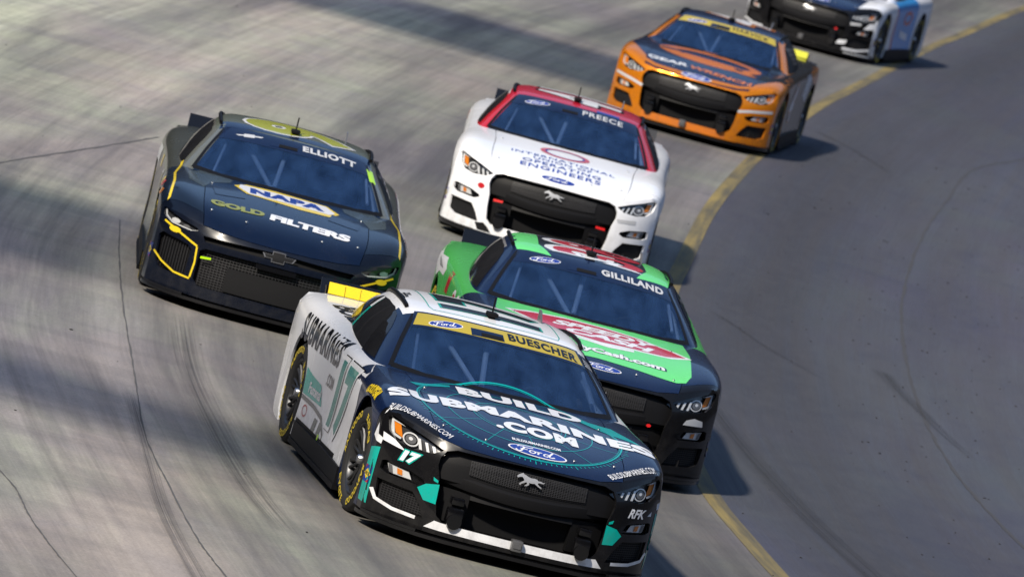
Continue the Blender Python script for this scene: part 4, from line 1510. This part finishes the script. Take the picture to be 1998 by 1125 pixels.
    def text(self, txt, c, w, h, pj, mat, parent, bold=.02, shear=0.0, rot=0.0, off=.0035, skew=0.0, bend=0.0, step=.05, spacing=1.0, name='lettering'):
        return self.dec(name, xform(text_shape(txt, w, h, bold, shear, spacing), c, rot, skew=skew, bend=bend), pj, mat, parent, off, step)

    def poly(self, pts, pj, mat, parent, off=.0022, name='colour_patch', step=.06):
        return self.dec(name, poly_shape(pts), pj, mat, parent, off, step)

    def line(self, pts, w, pj, mat, parent, off=.003, name='stripe'):
        return self.dec(name, strokes_shape([(pts, w)]), pj, mat, parent, off)

    def outlined(self, txt, c, w, h, pj, mat, edge, parent, bold=.03, ebold=.09, rot=0.0, shear=0.0, off=.003, spacing=1.15, sx=1.0):
        """a number with a border: the same glyphs drawn fatter underneath"""
        key = ('o', txt, bold, ebold, shear, spacing)
        text_shape(txt, 1, 1, ebold, shear, spacing); text_shape(txt, 1, 1, bold, shear, spacing)
        va, fa = _tcache[(txt, ebold, shear, spacing)]; vb, fb = _tcache[(txt, bold, shear, spacing)]
        x0 = min(v.x for v in va); x1 = max(v.x for v in va); y0 = min(v.y for v in va); y1 = max(v.y for v in va)
        cx, cy = (x0 + x1) / 2, (y0 + y1) / 2
        def fit(vs_): return [((v.x - cx) * w / (x1 - x0), (v.y - cy) * h / (y1 - y0)) for v in vs_]
        self.dec('number_edge', xform((fit(va), fa), c, rot), pj, edge, parent, off)
        return self.dec('number', xform((fit(vb), fb), c, rot), pj, mat, parent, off + .0015)

    def visor(self, band, name, tmat, name_w, badge=True, nbold=.045):
        """sun strip across the top of the windscreen with maker's badge, vent slot and driver's name"""
        pj = pj_top(0)
        def hx(y): return .062 - .075 * (abs(y) / .578) ** 2
        n = 16
        ys = [-.572 + 1.144 * k / n for k in range(n + 1)]
        yo = [-.615 + 1.23 * k / n for k in range(n + 1)]
        fr = self.dec('visor_strip', poly_shape([(y, -hx(y)) for y in ys] + [(y, -(hx(y) + .235)) for y in reversed(yo)]), pj, NVY, 'windshield', .0013)
        if band is not None:
            ys = [-.552 + 1.104 * k / n for k in range(n + 1)]; yo = [-.595 + 1.19 * k / n for k in range(n + 1)]
            self.dec('visor_strip', poly_shape([(y, -(hx(y) + .028)) for y in ys] + [(y, -(hx(y) + .205)) for y in reversed(yo)]), pj, band, fr, .0022)
        if badge == 'ford': self.ford((-.375, -.168), .235, pj, fr, rim=WHT, rot=.045)
        elif badge: self.dec('emblem', xform(poly_shape(BOWTIE), (-.375, -.150), .04, .11, .075), pj, SILV, fr, .003)
        self.poly([(-.205, -.155), (.02, -.160), (.025, -.255), (-.205, -.255)], pj, NVY, fr, .0032, 'vent')
        self.poly([(-.135, -.200), (.015, -.200), (.015, -.252), (-.135, -.252)], pj, M['black_matt'], fr, .0045, 'vent')
        self.text(name, (.055 + name_w / 2, -.160), name_w, .105, pj, tmat, fr, nbold, rot=.055, bend=-.10, off=.0036, spacing=1.12)
        return fr

    def roof_lines(self, mat):
        pass
# ------------------------------------------------------------------ the six cars
POSE = {'17': (0, 0, 0), '38': (-6.206, 1.865, R(-6.3)), '9': (-10.30, .165, R(-7.5)), '41': (-21.41, 4.61, R(-11.8)), '4': (-40.216, 10.044, R(-18.6)), '12': (-62.73, 16.60, R(-23.75))}
TOP, FRONT, RIGHT, LEFT = pj_top(0), pj_front(), pj_right(), pj_left()
CYAN = paint((.0, .30, .30))
REDB = plain('marker_red', (.6, .01, .01), .4)

def fuel_badge(C, s):
    """small blue square with a yellow diamond behind each front corner"""
    pj = RIGHT if s == -1 else LEFT
    k = -s
    b = 'front_bumper'
    def q(pts): return [(k * a, z) for a, z in pts]
    C.poly(q([(1.80, .275), (1.925, .275), (1.925, .385), (1.80, .385)]), pj, BLUE, b, .0032, 'sponsor_badge')
    C.poly(q([(1.80, .33), (1.8625, .365), (1.925, .33), (1.8625, .295)]), pj, GOLDY, b, .0042, 'sponsor_badge')
    C.poly(q([(1.87, .275), (1.915, .275), (1.915, .30)]), pj, RED, b, .0042, 'sponsor_badge')
    C.poly(q([(1.81, .385), (1.84, .385), (1.81, .36)]), pj, RED, b, .0042, 'sponsor_badge')
    C.text('SUNOCO', (k * 1.8625, .331), .10, .022, pj, BLK, b, .02, off=.005)

# ---- leading car
C17 = C = Car('mustang', POSE['17'], 'leading navy and white stock car with teal rings on its bonnet and BUESCHER above',
              dict(body=WHT, hood=NVY, front_bumper=BLK, fender_l=NVY, fender_r=NVY, roof=WHT, a_pillar=NVY, c_pillar=WHT), steer=R(3))
C.text('BUILD', (.07, -1.0), .86, .195, TOP, WHT, 'hood', .06, bend=.10, spacing=1.10)
C.text('SUBMARINES', (0, -1.375), 1.82, .205, TOP, WHT, 'hood', .06, bend=.25, spacing=1.10)
C.text('.COM', (.09, -1.665), .56, .205, TOP, WHT, 'hood', .065, rot=-.03, spacing=1.12)
rc = (0, -1.475)
for r_, w_ in ((.70, .012), (.682, .004), (.50, .006), (.32, .006), (.29, .003)):
    C.dec('ring', xform(poly_shape(ellipse(r_, r_ * 1.04, 72), ellipse(r_ - w_, (r_ - w_) * 1.04, 72)), rc), TOP, CYAN, 'hood', .0022)
for a in (-.35, -.9, -1.5, -2.05, -2.6, .2, 2.9, 2.35):
    C.line([(rc[0] + q * math.cos(a), rc[1] + q * 1.04 * math.sin(a)) for q in (.32, .5, .69)], .004, TOP, CYAN, 'hood', .002)
vs_, fs = [], []
for k in range(64):
    a = PI + PI * k / 63
    L_ = .036 if k % 8 == 0 else .020
    for ra in (0,):
        c, s_ = math.cos(a), math.sin(a); i = len(vs_); w = .003
        vs_ += [(rc[0] + .718 * c - w * s_, rc[1] + .738 * s_ + w * c), (rc[0] + .718 * c + w * s_, rc[1] + .738 * s_ - w * c),
                (rc[0] + (.718 + L_) * c + w * s_, rc[1] + (.738 + L_) * s_ - w * c), (rc[0] + (.718 + L_) * c - w * s_, rc[1] + (.738 + L_) * s_ + w * c)]
        fs.append((i, i + 1, i + 2, i + 3))
C.dec('ring_ticks', (vs_, fs), TOP, CYAN, 'hood', .0022)
C.poly([(.40, -.98), (.70, -1.05), (.84, -1.44), (.70, -1.30)], TOP, CYAN, 'hood', .0019)
C.poly([(-.70, -1.10), (-.40, -.93), (-.40, -.97), (-.66, -1.16)], TOP, CYAN, 'hood', .0019)
C.text('BUILDSUBMARINES.COM', (.055, -1.925), .33, .045, TOP, WHT, 'hood', .03)
C.ford((.045, -2.075), .40, TOP, 'hood', rot=-.05)
C.text('BUILDSUBMARINES.COM', (-.735, -1.985), .50, .058, TOP, WHT, 'fender_r', .0, rot=-.70)
C.text('BUILDSUBMARINES.COM', (.70, -2.03), .44, .055, TOP, WHT, 'fender_l', .0, rot=.68)
C.visor(paint((.42, .325, .03)), 'BUESCHER', BLK, .50, 'ford')
# nose
b = 'front_bumper'
C.text('17', (-.765, .525), .115, .070, FRONT, WHT, b, .06, shear=.35, off=.005)
C.outlined('17', (-.765, .525), .135, .088, FRONT, WHT, TEA, b, .04, .12, shear=.3)
C.text('RFK', (.775, .515), .14, .060, FRONT, WHT, b, .03, shear=.35)
C.poly([(.865, .505), (.895, .535), (.895, .505)], FRONT, WHT, b)
for m in (1, -1):
    C.poly([(m * .565, .418), (m * .645, .400), (m * .690, .362), (m * .640, .295), (m * .562, .290)][::m], FRONT, TEA, b)
    C.poly([(m * .577, .440), (m * .610, .455), (m * .605, .432), (m * .577, .424)][::m], FRONT, TEA, b)
    C.poly([(m * .50, .132), (0, .132), (0, .184), (m * .50, .184), (m * .545, .188), (m * .60, .134)][::-m], FRONT, WHT, b)
    C.line([(m * .66, .172), (m * .80, .178), (m * .90, .205), (m * .93, .260)], .022, FRONT, WHT, b)
    C.poly([(m * .02, .0), (m * .02, .0), (m * .02, .0)], FRONT, WHT, b) if False else None
for s, pj, k in ((-1, RIGHT, 1), (1, LEFT, -1)):
    q = lambda pts: [(k * a, z) for a, z in pts]
    C.poly(q([(1.80, .15), (1.945, .15), (1.935, .525), (1.80, .50)]), pj, TEA, b, .0022)
    C.poly(q([(1.80, .58), (1.83, .665), (1.88, .60), (1.93, .585), (1.93, .545), (1.86, .555)]), pj, WHT, b, .0026)
    fuel_badge(C, s)
    C.text('GOODYEAR', (k * 1.40, .812), .34, .06, pj, GOLDY, 'fender_r' if s == -1 else 'fender_l', .05, bend=.55)
C.poly([(-.935, .625), (-.87, .605), (-.80, .555), (-.84, .560), (-.93, .575)], FRONT, WHT, b, .0026)
# right side
C.poly([(.645, .115), (.975, .115), (.968, .45), (1.02, .585), (1.04, .64), (.955, .845), (.90, .87), (.645, .895)], RIGHT, WHT, 'fender_r')
C.outlined('17', (.40, .575), .82, .56, RIGHT, BLK, BLK, 'door_r', .10, .115, shear=.22, off=.003)
C.outlined('17', (.40, .575), .80, .545, RIGHT, DGRN, WHT, 'door_r', .06, .11, shear=.22, off=.0055)
C.text('BUILD', (-1.10, .80), .95, .10, pj_right_tilt(0, .155, .5), BLK, 'quarter_r', .03)
C.text('SUBMARINES', (-.78, .815), 1.50, .19, RIGHT, BLK, 'quarter_r', .035, rot=.01, spacing=1.12)
C.text('.COM', (-.19, .615), .26, .085, RIGHT, paint((.10, .10, .105)), 'door_r', .03)
C.poly([(-1.02, .585), (-.80, .56), (-.45, .545), (-.30, .42), (-.975, .41), (-1.0, .45)], RIGHT, TEA, 'quarter_r')
C.text('Fastenal', (-.60, .478), .42, .075, RIGHT, WHT, 'quarter_r', .03, off=.0045)
C.line([(-.98, .388), (-.55, .385), (-.20, .36), (.02, .27), (.03, .22)], .028, RIGHT, paint((.05, .06, .06)), 'door_r')
C.dec('sponsor_badge', poly_shape(ellipse(.08, .042, 28, (-.78, .315)), ellipse(.066, .030, 28, (-.78, .315))), RIGHT, RED, 'quarter_r', .003)
for k in range(2):
    C.poly([(-.42 + .2 * k, .24), (-.30 + .2 * k, .24), (-.28 + .2 * k, .33), (-.40 + .2 * k, .33)], RIGHT, paint((.04, .07, .065)), 'door_r')
C.poly([(-.97, .12), (.60, .12), (.64, .25), (.20, .245), (-.97, .24)], RIGHT, M['black_satin'], 'door_r', .003)
C.poly([(-.12, .13), (-.07, .13), (-.07, .26), (-.12, .26)], RIGHT, LIME, 'door_r', .0045)
C.poly([(-.52, .15), (-.36, .15), (-.36, .205), (-.52, .205)], RIGHT, SILV, 'door_r', .0045)
C.outlined('17', (-.40, .575), .80, .545, LEFT, DGRN, WHT, 'door_l', .02, .095, shear=.22)
# roof
RF = pj_roof(-.44, .0)
C.outlined('17', (0, .0), .56, .76, RF, BLK, TEA, 'roof', .06, .08)
for r_ in (0, 1):
    x0, x1, yy = (.02 + .0 * r_, -.92, .46 + .035 * r_)
    C.line([(-yy, .90), (-yy, .14), (-yy + .02, .06), (0, .005), (yy - .02, .06), (yy, .14), (yy, .90)], .008 - .002 * r_, pj_top(0), TEA, 'roof') if r_ == 0 else None
SIDE_TOP = lambda u, v: (Vector((-.46 + u, -.565 + v, 3)), Vector((0, 0, -1)))
C.poly([(-.10, -.030), (.10, -.030), (.10, -.018), (-.10, -.018)], SIDE_TOP, BLK, 'roof')
C.text('THE', (-.05, .022), .10, .026, SIDE_TOP, BLK, 'roof', .05)
C.text('BEER', (.0, -.004), .19, .020, SIDE_TOP, BLK, 'roof', .05)
for k in range(4):
    C.line([(.603 + .004 * k, -.075 - .028 * k), (.665 + .004 * k, -.060 - .028 * k)], .010, TOP, WHT, 'a_pillar_l')
C.p['spoiler_face'] = C.add('spoiler_panel', loop_mesh(lambda bm: [bx(bm, (-2.375 + .045 * (i / 6) ** 2, .115 * i, 1.008), (.012, .1155, .085), Matrix.Rotation(-.5, 3, 'Y')) for i in range(-6, 7)]), GOLDY, C.p['spoiler'])
C.p['side_post'] = None
C.poly([(-.755, .965), (-.675, .962), (-.625, 1.205), (-.705, 1.207)], RIGHT, TEA, 'c_pillar_r', .0058, 'window_post')
C.poly([(-.655, 1.12), (-.625, 1.205), (-.705, 1.207), (-.735, 1.12)], RIGHT, WHT, 'c_pillar_r', .0068, 'window_post')
C.line([(-1.22, .99), (-1.10, 1.17)], .05, RIGHT, M['smoke_print'], 'c_pillar_r', .006, 'window_post')

# ---- the green and navy car
C38 = C = Car('mustang', POSE['38'], 'green and navy stock car tucked behind the leader with GILLILAND on its visor strip',
              dict(body=GRN, hood=NVY, front_bumper=BLK, fender=NVY, roof=NVY, a_pillar=NVY, c_pillar=GREY))
g2 = paint((.12, .62, .16))
C.poly([(-.70, -.74), (-.50, -.82), (0, -.87), (.50, -.82), (.72, -.74), (.74, -1.2), (.715, -1.85), (.67, -2.0), (.60, -2.03), (.3, -1.96), (0, -1.93), (-.3, -1.96), (-.60, -2.03), (-.67, -2.0), (-.715, -1.85), (-.74, -1.2)], TOP, g2, 'hood')
lg = [(-.62, -1.13), (-.45, -1.04), (-.20, -.99), (.10, -.99), (.35, -1.04), (.60, -1.18), (.70, -1.32), (.55, -1.40), (.30, -1.42), (.05, -1.47), (-.20, -1.42), (-.40, -1.35), (-.50, -1.24)]
C.poly([(.04 + (a - .04) * 1.07, -1.21 + (v + 1.21) * 1.16) for a, v in lg], TOP, WHT, 'hood', .003, 'sponsor_badge')
C.poly(lg, TOP, RED, 'hood', .004, 'sponsor_badge')
C.poly([(-.30, -1.47), (.10, -1.58), (.30, -1.52), (.30, -1.47), (.05, -1.51)], TOP, WHT, 'hood', .0035, 'sponsor_badge')
C.text('SPEEDY', (.10, -1.135), .82, .155, TOP, WHT, 'hood', .05, shear=.3, bend=.25, off=.005)
C.text('CASH', (.13, -1.315), .68, .150, TOP, WHT, 'hood', .05, shear=.3, bend=.15, off=.005)
C.text('SpeedyCash.com', (.045, -1.755), .98, .165, TOP, BLK, 'hood', .09, bend=.10, off=.0035)
C.text('SpeedyCash.com', (.045, -1.755), .95, .145, TOP, WHT, 'hood', .045, bend=.10, off=.0047)
C.ford((.035, -2.10), .30, TOP, 'hood', rot=-.05)
C.visor(None, 'GILLILAND', SILV, .49, 'ford')
for m in (1, -1):
    C.poly([(m * .33, -.08), (m * .585, .0), (m * .62, .3), (m * .60, .85), (m * .40, .85), (m * .42, .2)][::m], TOP, g2, 'roof')
C.poly([(-.41, .02), (.41, .02), (.43, .8), (-.43, .8)], TOP, BLK, 'roof', .0018)
C.outlined('38', (0, -.01), .62, .84, pj_roof(-.36, .03), RED, WHT, 'roof', .03, .10)
for s, pj, k in ((-1, RIGHT, 1), (1, LEFT, -1)):
    fuel_badge(C, s)
    q = lambda pts: [(k * a, z) for a, z in pts]
    Q = 'quarter_r' if s == -1 else 'quarter_l'
    C.poly(q([(-1.95, .93), (-1.6, .90), (-1.2, .92), (-.9, .86), (-.95, .80), (-1.3, .80), (-1.5, .74), (-1.75, .80), (-2.0, .76)]), pj, WHT, Q)
    C.poly(q([(-1.7, .88), (-1.4, .87), (-1.1, .84), (-1.4, .83)]), pj, GREY, Q, .003)
    C.outlined('38', (k * .35, .60), .72, .46, pj, RED, WHT, 'door_r' if s == -1 else 'door_l', .03, .09, shear=.2)
    C.poly(q([(-.55, .89), (-.35, .89), (-.42, .72), (-.62, .72)]), pj, RED, 'door_r' if s == -1 else 'door_l')
C.dec('sponsor_badge', poly_shape([(.70, .490), (.72, .525), (.78, .545), (.85, .530), (.86, .490)]), FRONT, SILV, 'front_bumper', .004)
C.dec('marker_lamp', poly_shape(ellipse(.018, .012, 12, (.45, .435))), FRONT, REDB, 'front_bumper', .004)

# ---- the dark car running up the outside
C9 = C = Car('camaro', POSE['9'], 'navy and gold stock car running alone on the outside lane with ELLIOTT on its windscreen',
             dict(body=paint((.060, .064, .052)), hood=paint((.002, .0065, .023)), front_bumper=paint((.003, .005, .012)), fender=paint((.007, .013, .026)), roof=paint((.095, .108, .085)), a_pillar=paint((.11, .115, .10)), c_pillar=paint((.10, .097, .085))))
og = paint((.050, .066, .070))
for m in (1, -1):
    C.poly([(m * .44, -.86), (m * .70, -.72), (m * .80, -.90), (m * .79, -1.32), (m * .67, -1.45), (m * .60, -1.15), (m * .46, -1.0)][::-m], TOP, og, 'hood', .0018)
    C.poly([(m * .36, -1.22), (m * .60, -1.30), (m * .57, -1.56), (m * .33, -1.46)][::m], TOP, paint((.004, .008, .024)), 'hood', .003, 'hood_vent')
hx_ = [(-.43, -1.05), (-.33, -1.26), (.10, -1.36), (.34, -1.34), (.42, -1.16), (.32, -.96), (-.10, -.905), (-.33, -.92)]
C.poly(hx_, TOP, GOLDY, 'hood', .0028, 'sponsor_badge')
C.poly([(-.38, -.965), (.31, -.985), (.385, -1.17), (.34, -1.26), (-.30, -1.25), (-.39, -1.09)], TOP, WHT, 'hood', .0038, 'sponsor_badge')
C.text('NAPA', (0.0, -1.112), .60, .20, TOP, BLUE, 'hood', .075, off=.005, spacing=1.1)
C.text('GOLD', (-.385, -1.80), .43, .135, TOP, OLIVE, 'hood', .06, rot=.03)
C.text('FILTERS', (.195, -1.835), .64, .155, TOP, WHT, 'hood', .06, rot=-.06)
C.visor(None, 'ELLIOTT', SILV, .44, 'bow')
C.poly([(-.62, -.02), (.62, -.02), (.60, .16), (0, .10), (-.60, .16)], TOP, NVY, 'roof')
C.outlined('9', (0, 0), .58, .94, pj_roof(-.33, .02), paint((.34, .36, .03)), WHT, 'roof', .05, .075)
C.poly([(.585, -.10), (.64, -.06), (.68, -.26), (.625, -.28)], TOP, LIME, 'a_pillar_l')
for m in (1, -1):
    S_ = 'r' if m == -1 else 'l'
    C.line([(m * .905, .585), (m * .80, .545), (m * .70, .505), (m * .625, .475)], .015, FRONT, GOLDY, 'front_bumper')
    C.line([(m * .625, .470), (m * .615, .35), (m * .625, .235)], .013, FRONT, GOLDY, 'front_bumper')
    C.line([(m * .625, .225), (m * .75, .235), (m * .86, .285), (m * .93, .34)], .014, FRONT, GOLDY, 'front_bumper')
    C.dec('sponsor_badge', poly_shape(ellipse(.045, .022, 20, (m * .815, .545))), FRONT, GOLDY, 'front_bumper', .004)
    C.line([(m * .915, -1.85), (m * .90, -1.5), (m * .90, -1.1), (m * .865, -.72), (m * .845, -.45)], .018, TOP, GOLDY, 'fender_' + S_)
    pj, k = (RIGHT, 1) if m == -1 else (LEFT, -1)
    fuel_badge(C, m)
    C.outlined('9', (k * .30, .58), .50, .46, pj, OLIVE, WHT, 'door_' + S_, .03, .08, shear=.2)
    for (xa, z0, w_, h_, mt) in ((1.30, .80, .18, .05, RED), (1.10, .80, .14, .06, GOLDY), (1.55, .76, .12, .05, ORA), (.80, .78, .14, .07, WHT), (-1.2, .80, .5, .12, WHT), (-1.5, .72, .3, .08, GREY), (-.5, .80, .16, .10, GOLDY)):
        pn = 'fender_' if xa > .64 else 'door_' if xa > -.92 else 'quarter_'
        C.poly([(k * (xa - w_ / 2), z0 - h_ / 2), (k * (xa + w_ / 2), z0 - h_ / 2), (k * (xa + w_ / 2 + .03), z0 + h_ / 2), (k * (xa - w_ / 2 + .03), z0 + h_ / 2)][::k], pj, mt, pn + S_, .003, 'sponsor_badge')
C.dec('marker_lamp', poly_shape([(-.58, .395), (-.50, .405), (-.50, .42), (-.58, .412)]), FRONT, LIME, 'front_bumper', .006)

# ---- the white car with a red roof
C41 = C = Car('mustang', POSE['41'], 'white stock car with red roof and red windscreen pillars and PREECE on its visor strip',
              dict(body=paint((.80, .81, .84)), roof=paint((.42, .010, .028)), a_pillar=RED, c_pillar=WHT, skid=M['black_gloss'], spoiler=M['black_gloss']))
b2 = paint((.02, .05, .30))
C.dec('sponsor_badge', poly_shape(ellipse(.235, .20, 40, (.0, -1.20)), ellipse(.175, .145, 40, (.0, -1.20))), TOP, paint((.55, .10, .13)), 'hood', .003)
C.dec('sponsor_badge', poly_shape(ellipse(.19, .155, 40, (.0, -1.20)), ellipse(.172, .14, 40, (.0, -1.20))), TOP, b2, 'hood', .004)
C.text('INTERNATIONAL', (0, -1.50), .98, .085, TOP, b2, 'hood', .015, bend=.22, spacing=1.15)
C.text('UNION OF', (0, -1.625), .55, .085, TOP, b2, 'hood', .015, bend=.15, spacing=1.15)
C.text('OPERATING', (0, -1.765), .74, .105, TOP, b2, 'hood', .02, bend=.12, spacing=1.15)
C.text('ENGINEERS', (0, -1.92), .76, .120, TOP, b2, 'hood', .02, bend=.10, spacing=1.15)
C.ford((0, -2.165), .31, TOP, 'hood', rim=BLUE)
C.visor(None, 'PREECE', SILV, .39, 'ford', nbold=.02)
C.outlined('41', (0, .0), .62, .86, pj_roof(-.40, .0), WHT, BLK, 'roof', .06, .09)
C.poly([(.18, -.06), (.40, -.03), (.40, .02), (.18, 0)], TOP, BLUE, 'roof', .003)
for m in (1, -1):
    pj, k, S_ = (RIGHT, 1, 'r') if m == -1 else (LEFT, -1, 'l')
    fuel_badge(C, m)
    C.outlined('41', (k * .30, .58), .66, .46, pj, b2, RED, 'door_' + S_, .03, .06, shear=.2)
    C.poly([(k * a, z) for a, z in ((-2.1, .55), (-1.0, .60), (.6, .80), (.6, .66), (-.9, .40), (-.98, .50), (-1.6, .78), (-2.1, .70))][::k], pj, b2, 'quarter_' + S_)
    C.poly([(k * a, z) for a, z in ((-1.7, .86), (-1.1, .88), (-1.0, .80), (-1.5, .79))][::k], pj, paint((.6, .14, .12)), 'quarter_' + S_)
    C.dec('marker_lamp', poly_shape([(m * .515, .395), (m * .43, .400), (m * .43, .420), (m * .515, .417)][::m]), FRONT, REDB, C.p['grille'], .03)
    C.poly([(m * .47, .11), (m * .60, .11), (m * .64, .17), (m * .56, .185), (m * .52, .16)][::m], FRONT, M['black_gloss'], 'front_bumper')
C.dec('sponsor_badge', poly_shape(ellipse(.032, .025, 16, (-.665, .500))), FRONT, RED, 'front_bumper', .004)
C.poly([(.60, .525), (.78, .540), (.78, .505), (.62, .495)], FRONT, SILV, 'front_bumper', .003, 'sponsor_badge')
C.poly([(-.02, .0), (.02, .0), (.0, .0)], FRONT, SILV, 'front_bumper') if False else None

# ---- the orange car
C4 = C = Car('mustang', POSE['4'], 'orange and black stock car with a yellow visor strip reading HARVICK',
             dict(body=BLK, hood=NVY, front_bumper=ORA, fender=ORA, roof=NVY, a_pillar=ORA, c_pillar=BLK))
od = paint((.55, .15, .015))
C.poly([(-.70, -1.80), (-.64, -2.03), (-.50, -2.12), (0, -2.185), (.50, -2.12), (.64, -2.03), (.70, -1.80), (.70, -2.085), (.5, -2.195), (.25, -2.245), (0, -2.26), (-.25, -2.245), (-.5, -2.195), (-.70, -2.085)], TOP, ORA, 'hood')
for m in (1, -1):
    S_ = 'r' if m == -1 else 'l'
    C.poly([(m * .655, -1.95), (m * .80, -1.70), (m * .90, -1.50), (m * 1.0, -1.42), (m * 1.0, -.60), (m * .66, -.60)][::m], TOP, NVY if m == -1 else BLK, 'fender_' + S_)
    pj, k = (RIGHT, 1) if m == -1 else (LEFT, -1)
    fuel_badge(C, m)
    C.poly([(k * a, z) for a, z in ((.66, .12), (.98, .12), (.975, .45), (1.03, .60), (1.2, .745), (1.4, .79), (1.4, .86), (.66, .88))][::k], pj, BLK, 'fender_' + S_)
    C.outlined('4', (k * .30, .58), .50, .48, pj, WHT, ORA, 'door_' + S_, .03, .08, shear=.2)
    C.poly([(k * a, z) for a, z in ((-2.1, .62), (-1.75, .62), (-1.60, .74), (-1.2, .79), (-1.0, .90), (-1.5, .95), (-2.1, .92))][::k], pj, ORA, 'quarter_' + S_)
    C.poly([(k * a, z) for a, z in ((-1.1, .90), (-.7, .88), (-.5, .66), (-.9, .55), (-.96, .62))][::k], pj, SILV, 'quarter_' + S_)
    C.line([(m * .57, .455), (m * .70, .485), (m * .93, .520)], .030, FRONT, SILV, 'front_bumper')
    C.poly([(m * .50, .11), (0, .11), (0, .187), (m * .50, .187)][::-m], FRONT, od, 'front_bumper')
# spanner mark on the bonnet: a slanted ring with open jaws
C.dec('sponsor_badge', xform(poly_shape(ellipse(.62, .38, 48), ellipse(.45, .20, 48, (.03, .04))), (0, -1.22), -.10), TOP, od, 'hood', .003)
C.poly([(-.30, -1.24), (.36, -1.30), (.62, -1.60), (.40, -1.58), (.22, -1.44), (-.36, -1.36)], TOP, od, 'hood', .0036, 'sponsor_badge')
C.poly([(-.58, -1.16), (-.38, -1.12), (-.36, -1.22), (-.60, -1.26)], TOP, NVY, 'hood', .0045, 'sponsor_badge')
C.poly([(.34, -1.34), (.44, -1.40), (.40, -1.48), (.30, -1.42)], TOP, NVY, 'hood', .0045, 'sponsor_badge')
C.text('GEAR', (-.395, -1.90), .48, .125, TOP, WHT, 'hood', .035, rot=.04)
C.text('WRENCH', (.235, -1.94), .76, .125, TOP, od, 'hood', .035, rot=-.11)
C.ford((0, -2.205), .36, TOP, 'hood', rot=-.02)
C.visor(paint((.42, .325, .03)), 'HARVICK', BLK, .44, 'ford', nbold=.02)
C.outlined('4', (0, -.05), .50, .86, pj_roof(-.40, .0), WHT, ORA, 'roof', .03, .09)
C.add('spoiler_panel', loop_mesh(lambda bm: [bx(bm, (-2.375 + .045 * (i / 6) ** 2, .115 * i, 1.008), (.012, .1155, .085), Matrix.Rotation(-.5, 3, 'Y')) for i in range(-6, 7)]), paint((.5, .5, .02)), C.p['spoiler'])

# ---- the last car, cut by the top edge
C12 = C = Car('mustang', POSE['12'], 'rearmost stock car with black nose, white fenders and a blue door',
              dict(body=WHT, hood=NVY, front_bumper=BLK, fender=WHT, door=SKYB, skid=SILV))
C.ford((.045, -2.10), .36, TOP, 'hood')
C.poly([(.42, -1.22), (.76, -1.30), (.77, -1.42), (.60, -1.40), (.44, -1.33)], TOP, SILV, 'hood', .003, 'sponsor_badge')
for m in (1, -1):
    pj, k, S_ = (RIGHT, 1, 'r') if m == -1 else (LEFT, -1, 'l')
    fuel_badge(C, m)
    C.poly([(k * a, z) for a, z in ((1.80, .13), (1.95, .13), (1.95, .62), (1.80, .70))][::k], pj, WHT, 'front_bumper', .0024)
    C.poly([(k * a, z) for a, z in ((.50, .13), (.64, .13), (.64, .88), (.56, .88))][::k], pj, RED, 'door_' + S_)
    C.poly([(k * a, z) for a, z in ((-.55, .34), (.02, .40), (.05, .50), (-.20, .47), (-.52, .44))][::k], pj, WHT, 'door_' + S_, .003, 'sponsor_badge')
    C.dec('sponsor_badge', poly_shape(ellipse(.30, .11, 28, (k * -.30, .68)), ellipse(.22, .06, 28, (k * -.30, .68))), pj, RED, 'door_' + S_, .003)
    C.poly([(m * .80, .475), (m * .93, .50), (m * .93, .585), (m * .86, .575)][::m], FRONT, WHT, 'front_bumper')
    C.line([(m * .60, .150), (m * .78, .155), (m * .93, .20)], .03, FRONT, WHT, 'front_bumper')
C.poly([(.50, .20), (.62, .215), (.64, .275), (.53, .26)], FRONT, WHT, 'front_bumper')
C.poly([(.62, .50), (.76, .52), (.76, .55), (.62, .535)], FRONT, SILV, 'front_bumper', .003, 'sponsor_badge')
C.dec('marker_lamp', poly_shape(ellipse(.018, .014, 12, (.45, .40))), FRONT, REDB, 'front_bumper', .006)

# ------------------------------------------------------------------ drivers
SUIT = plain('driver_suit', (.05, .06, .10), .8)
for key, lab, hc in (('17', 'driver at the wheel of the leading navy and white car', (.6, .6, .62)),
                     ('38', 'driver at the wheel of the green and navy car, seen through its windscreen', (.35, .36, .38)),
                     ('9', 'driver at the wheel of the navy and gold car on the outside lane', (.45, .46, .5)),
                     ('41', 'driver at the wheel of the white car with the red roof', (.55, .2, .2)),
                     ('4', 'driver at the wheel of the orange and black car', (.4, .38, .35))):
    driver(POSE[key], lab, SUIT, plain('helmet_shell', hc, .2, coat=.8))
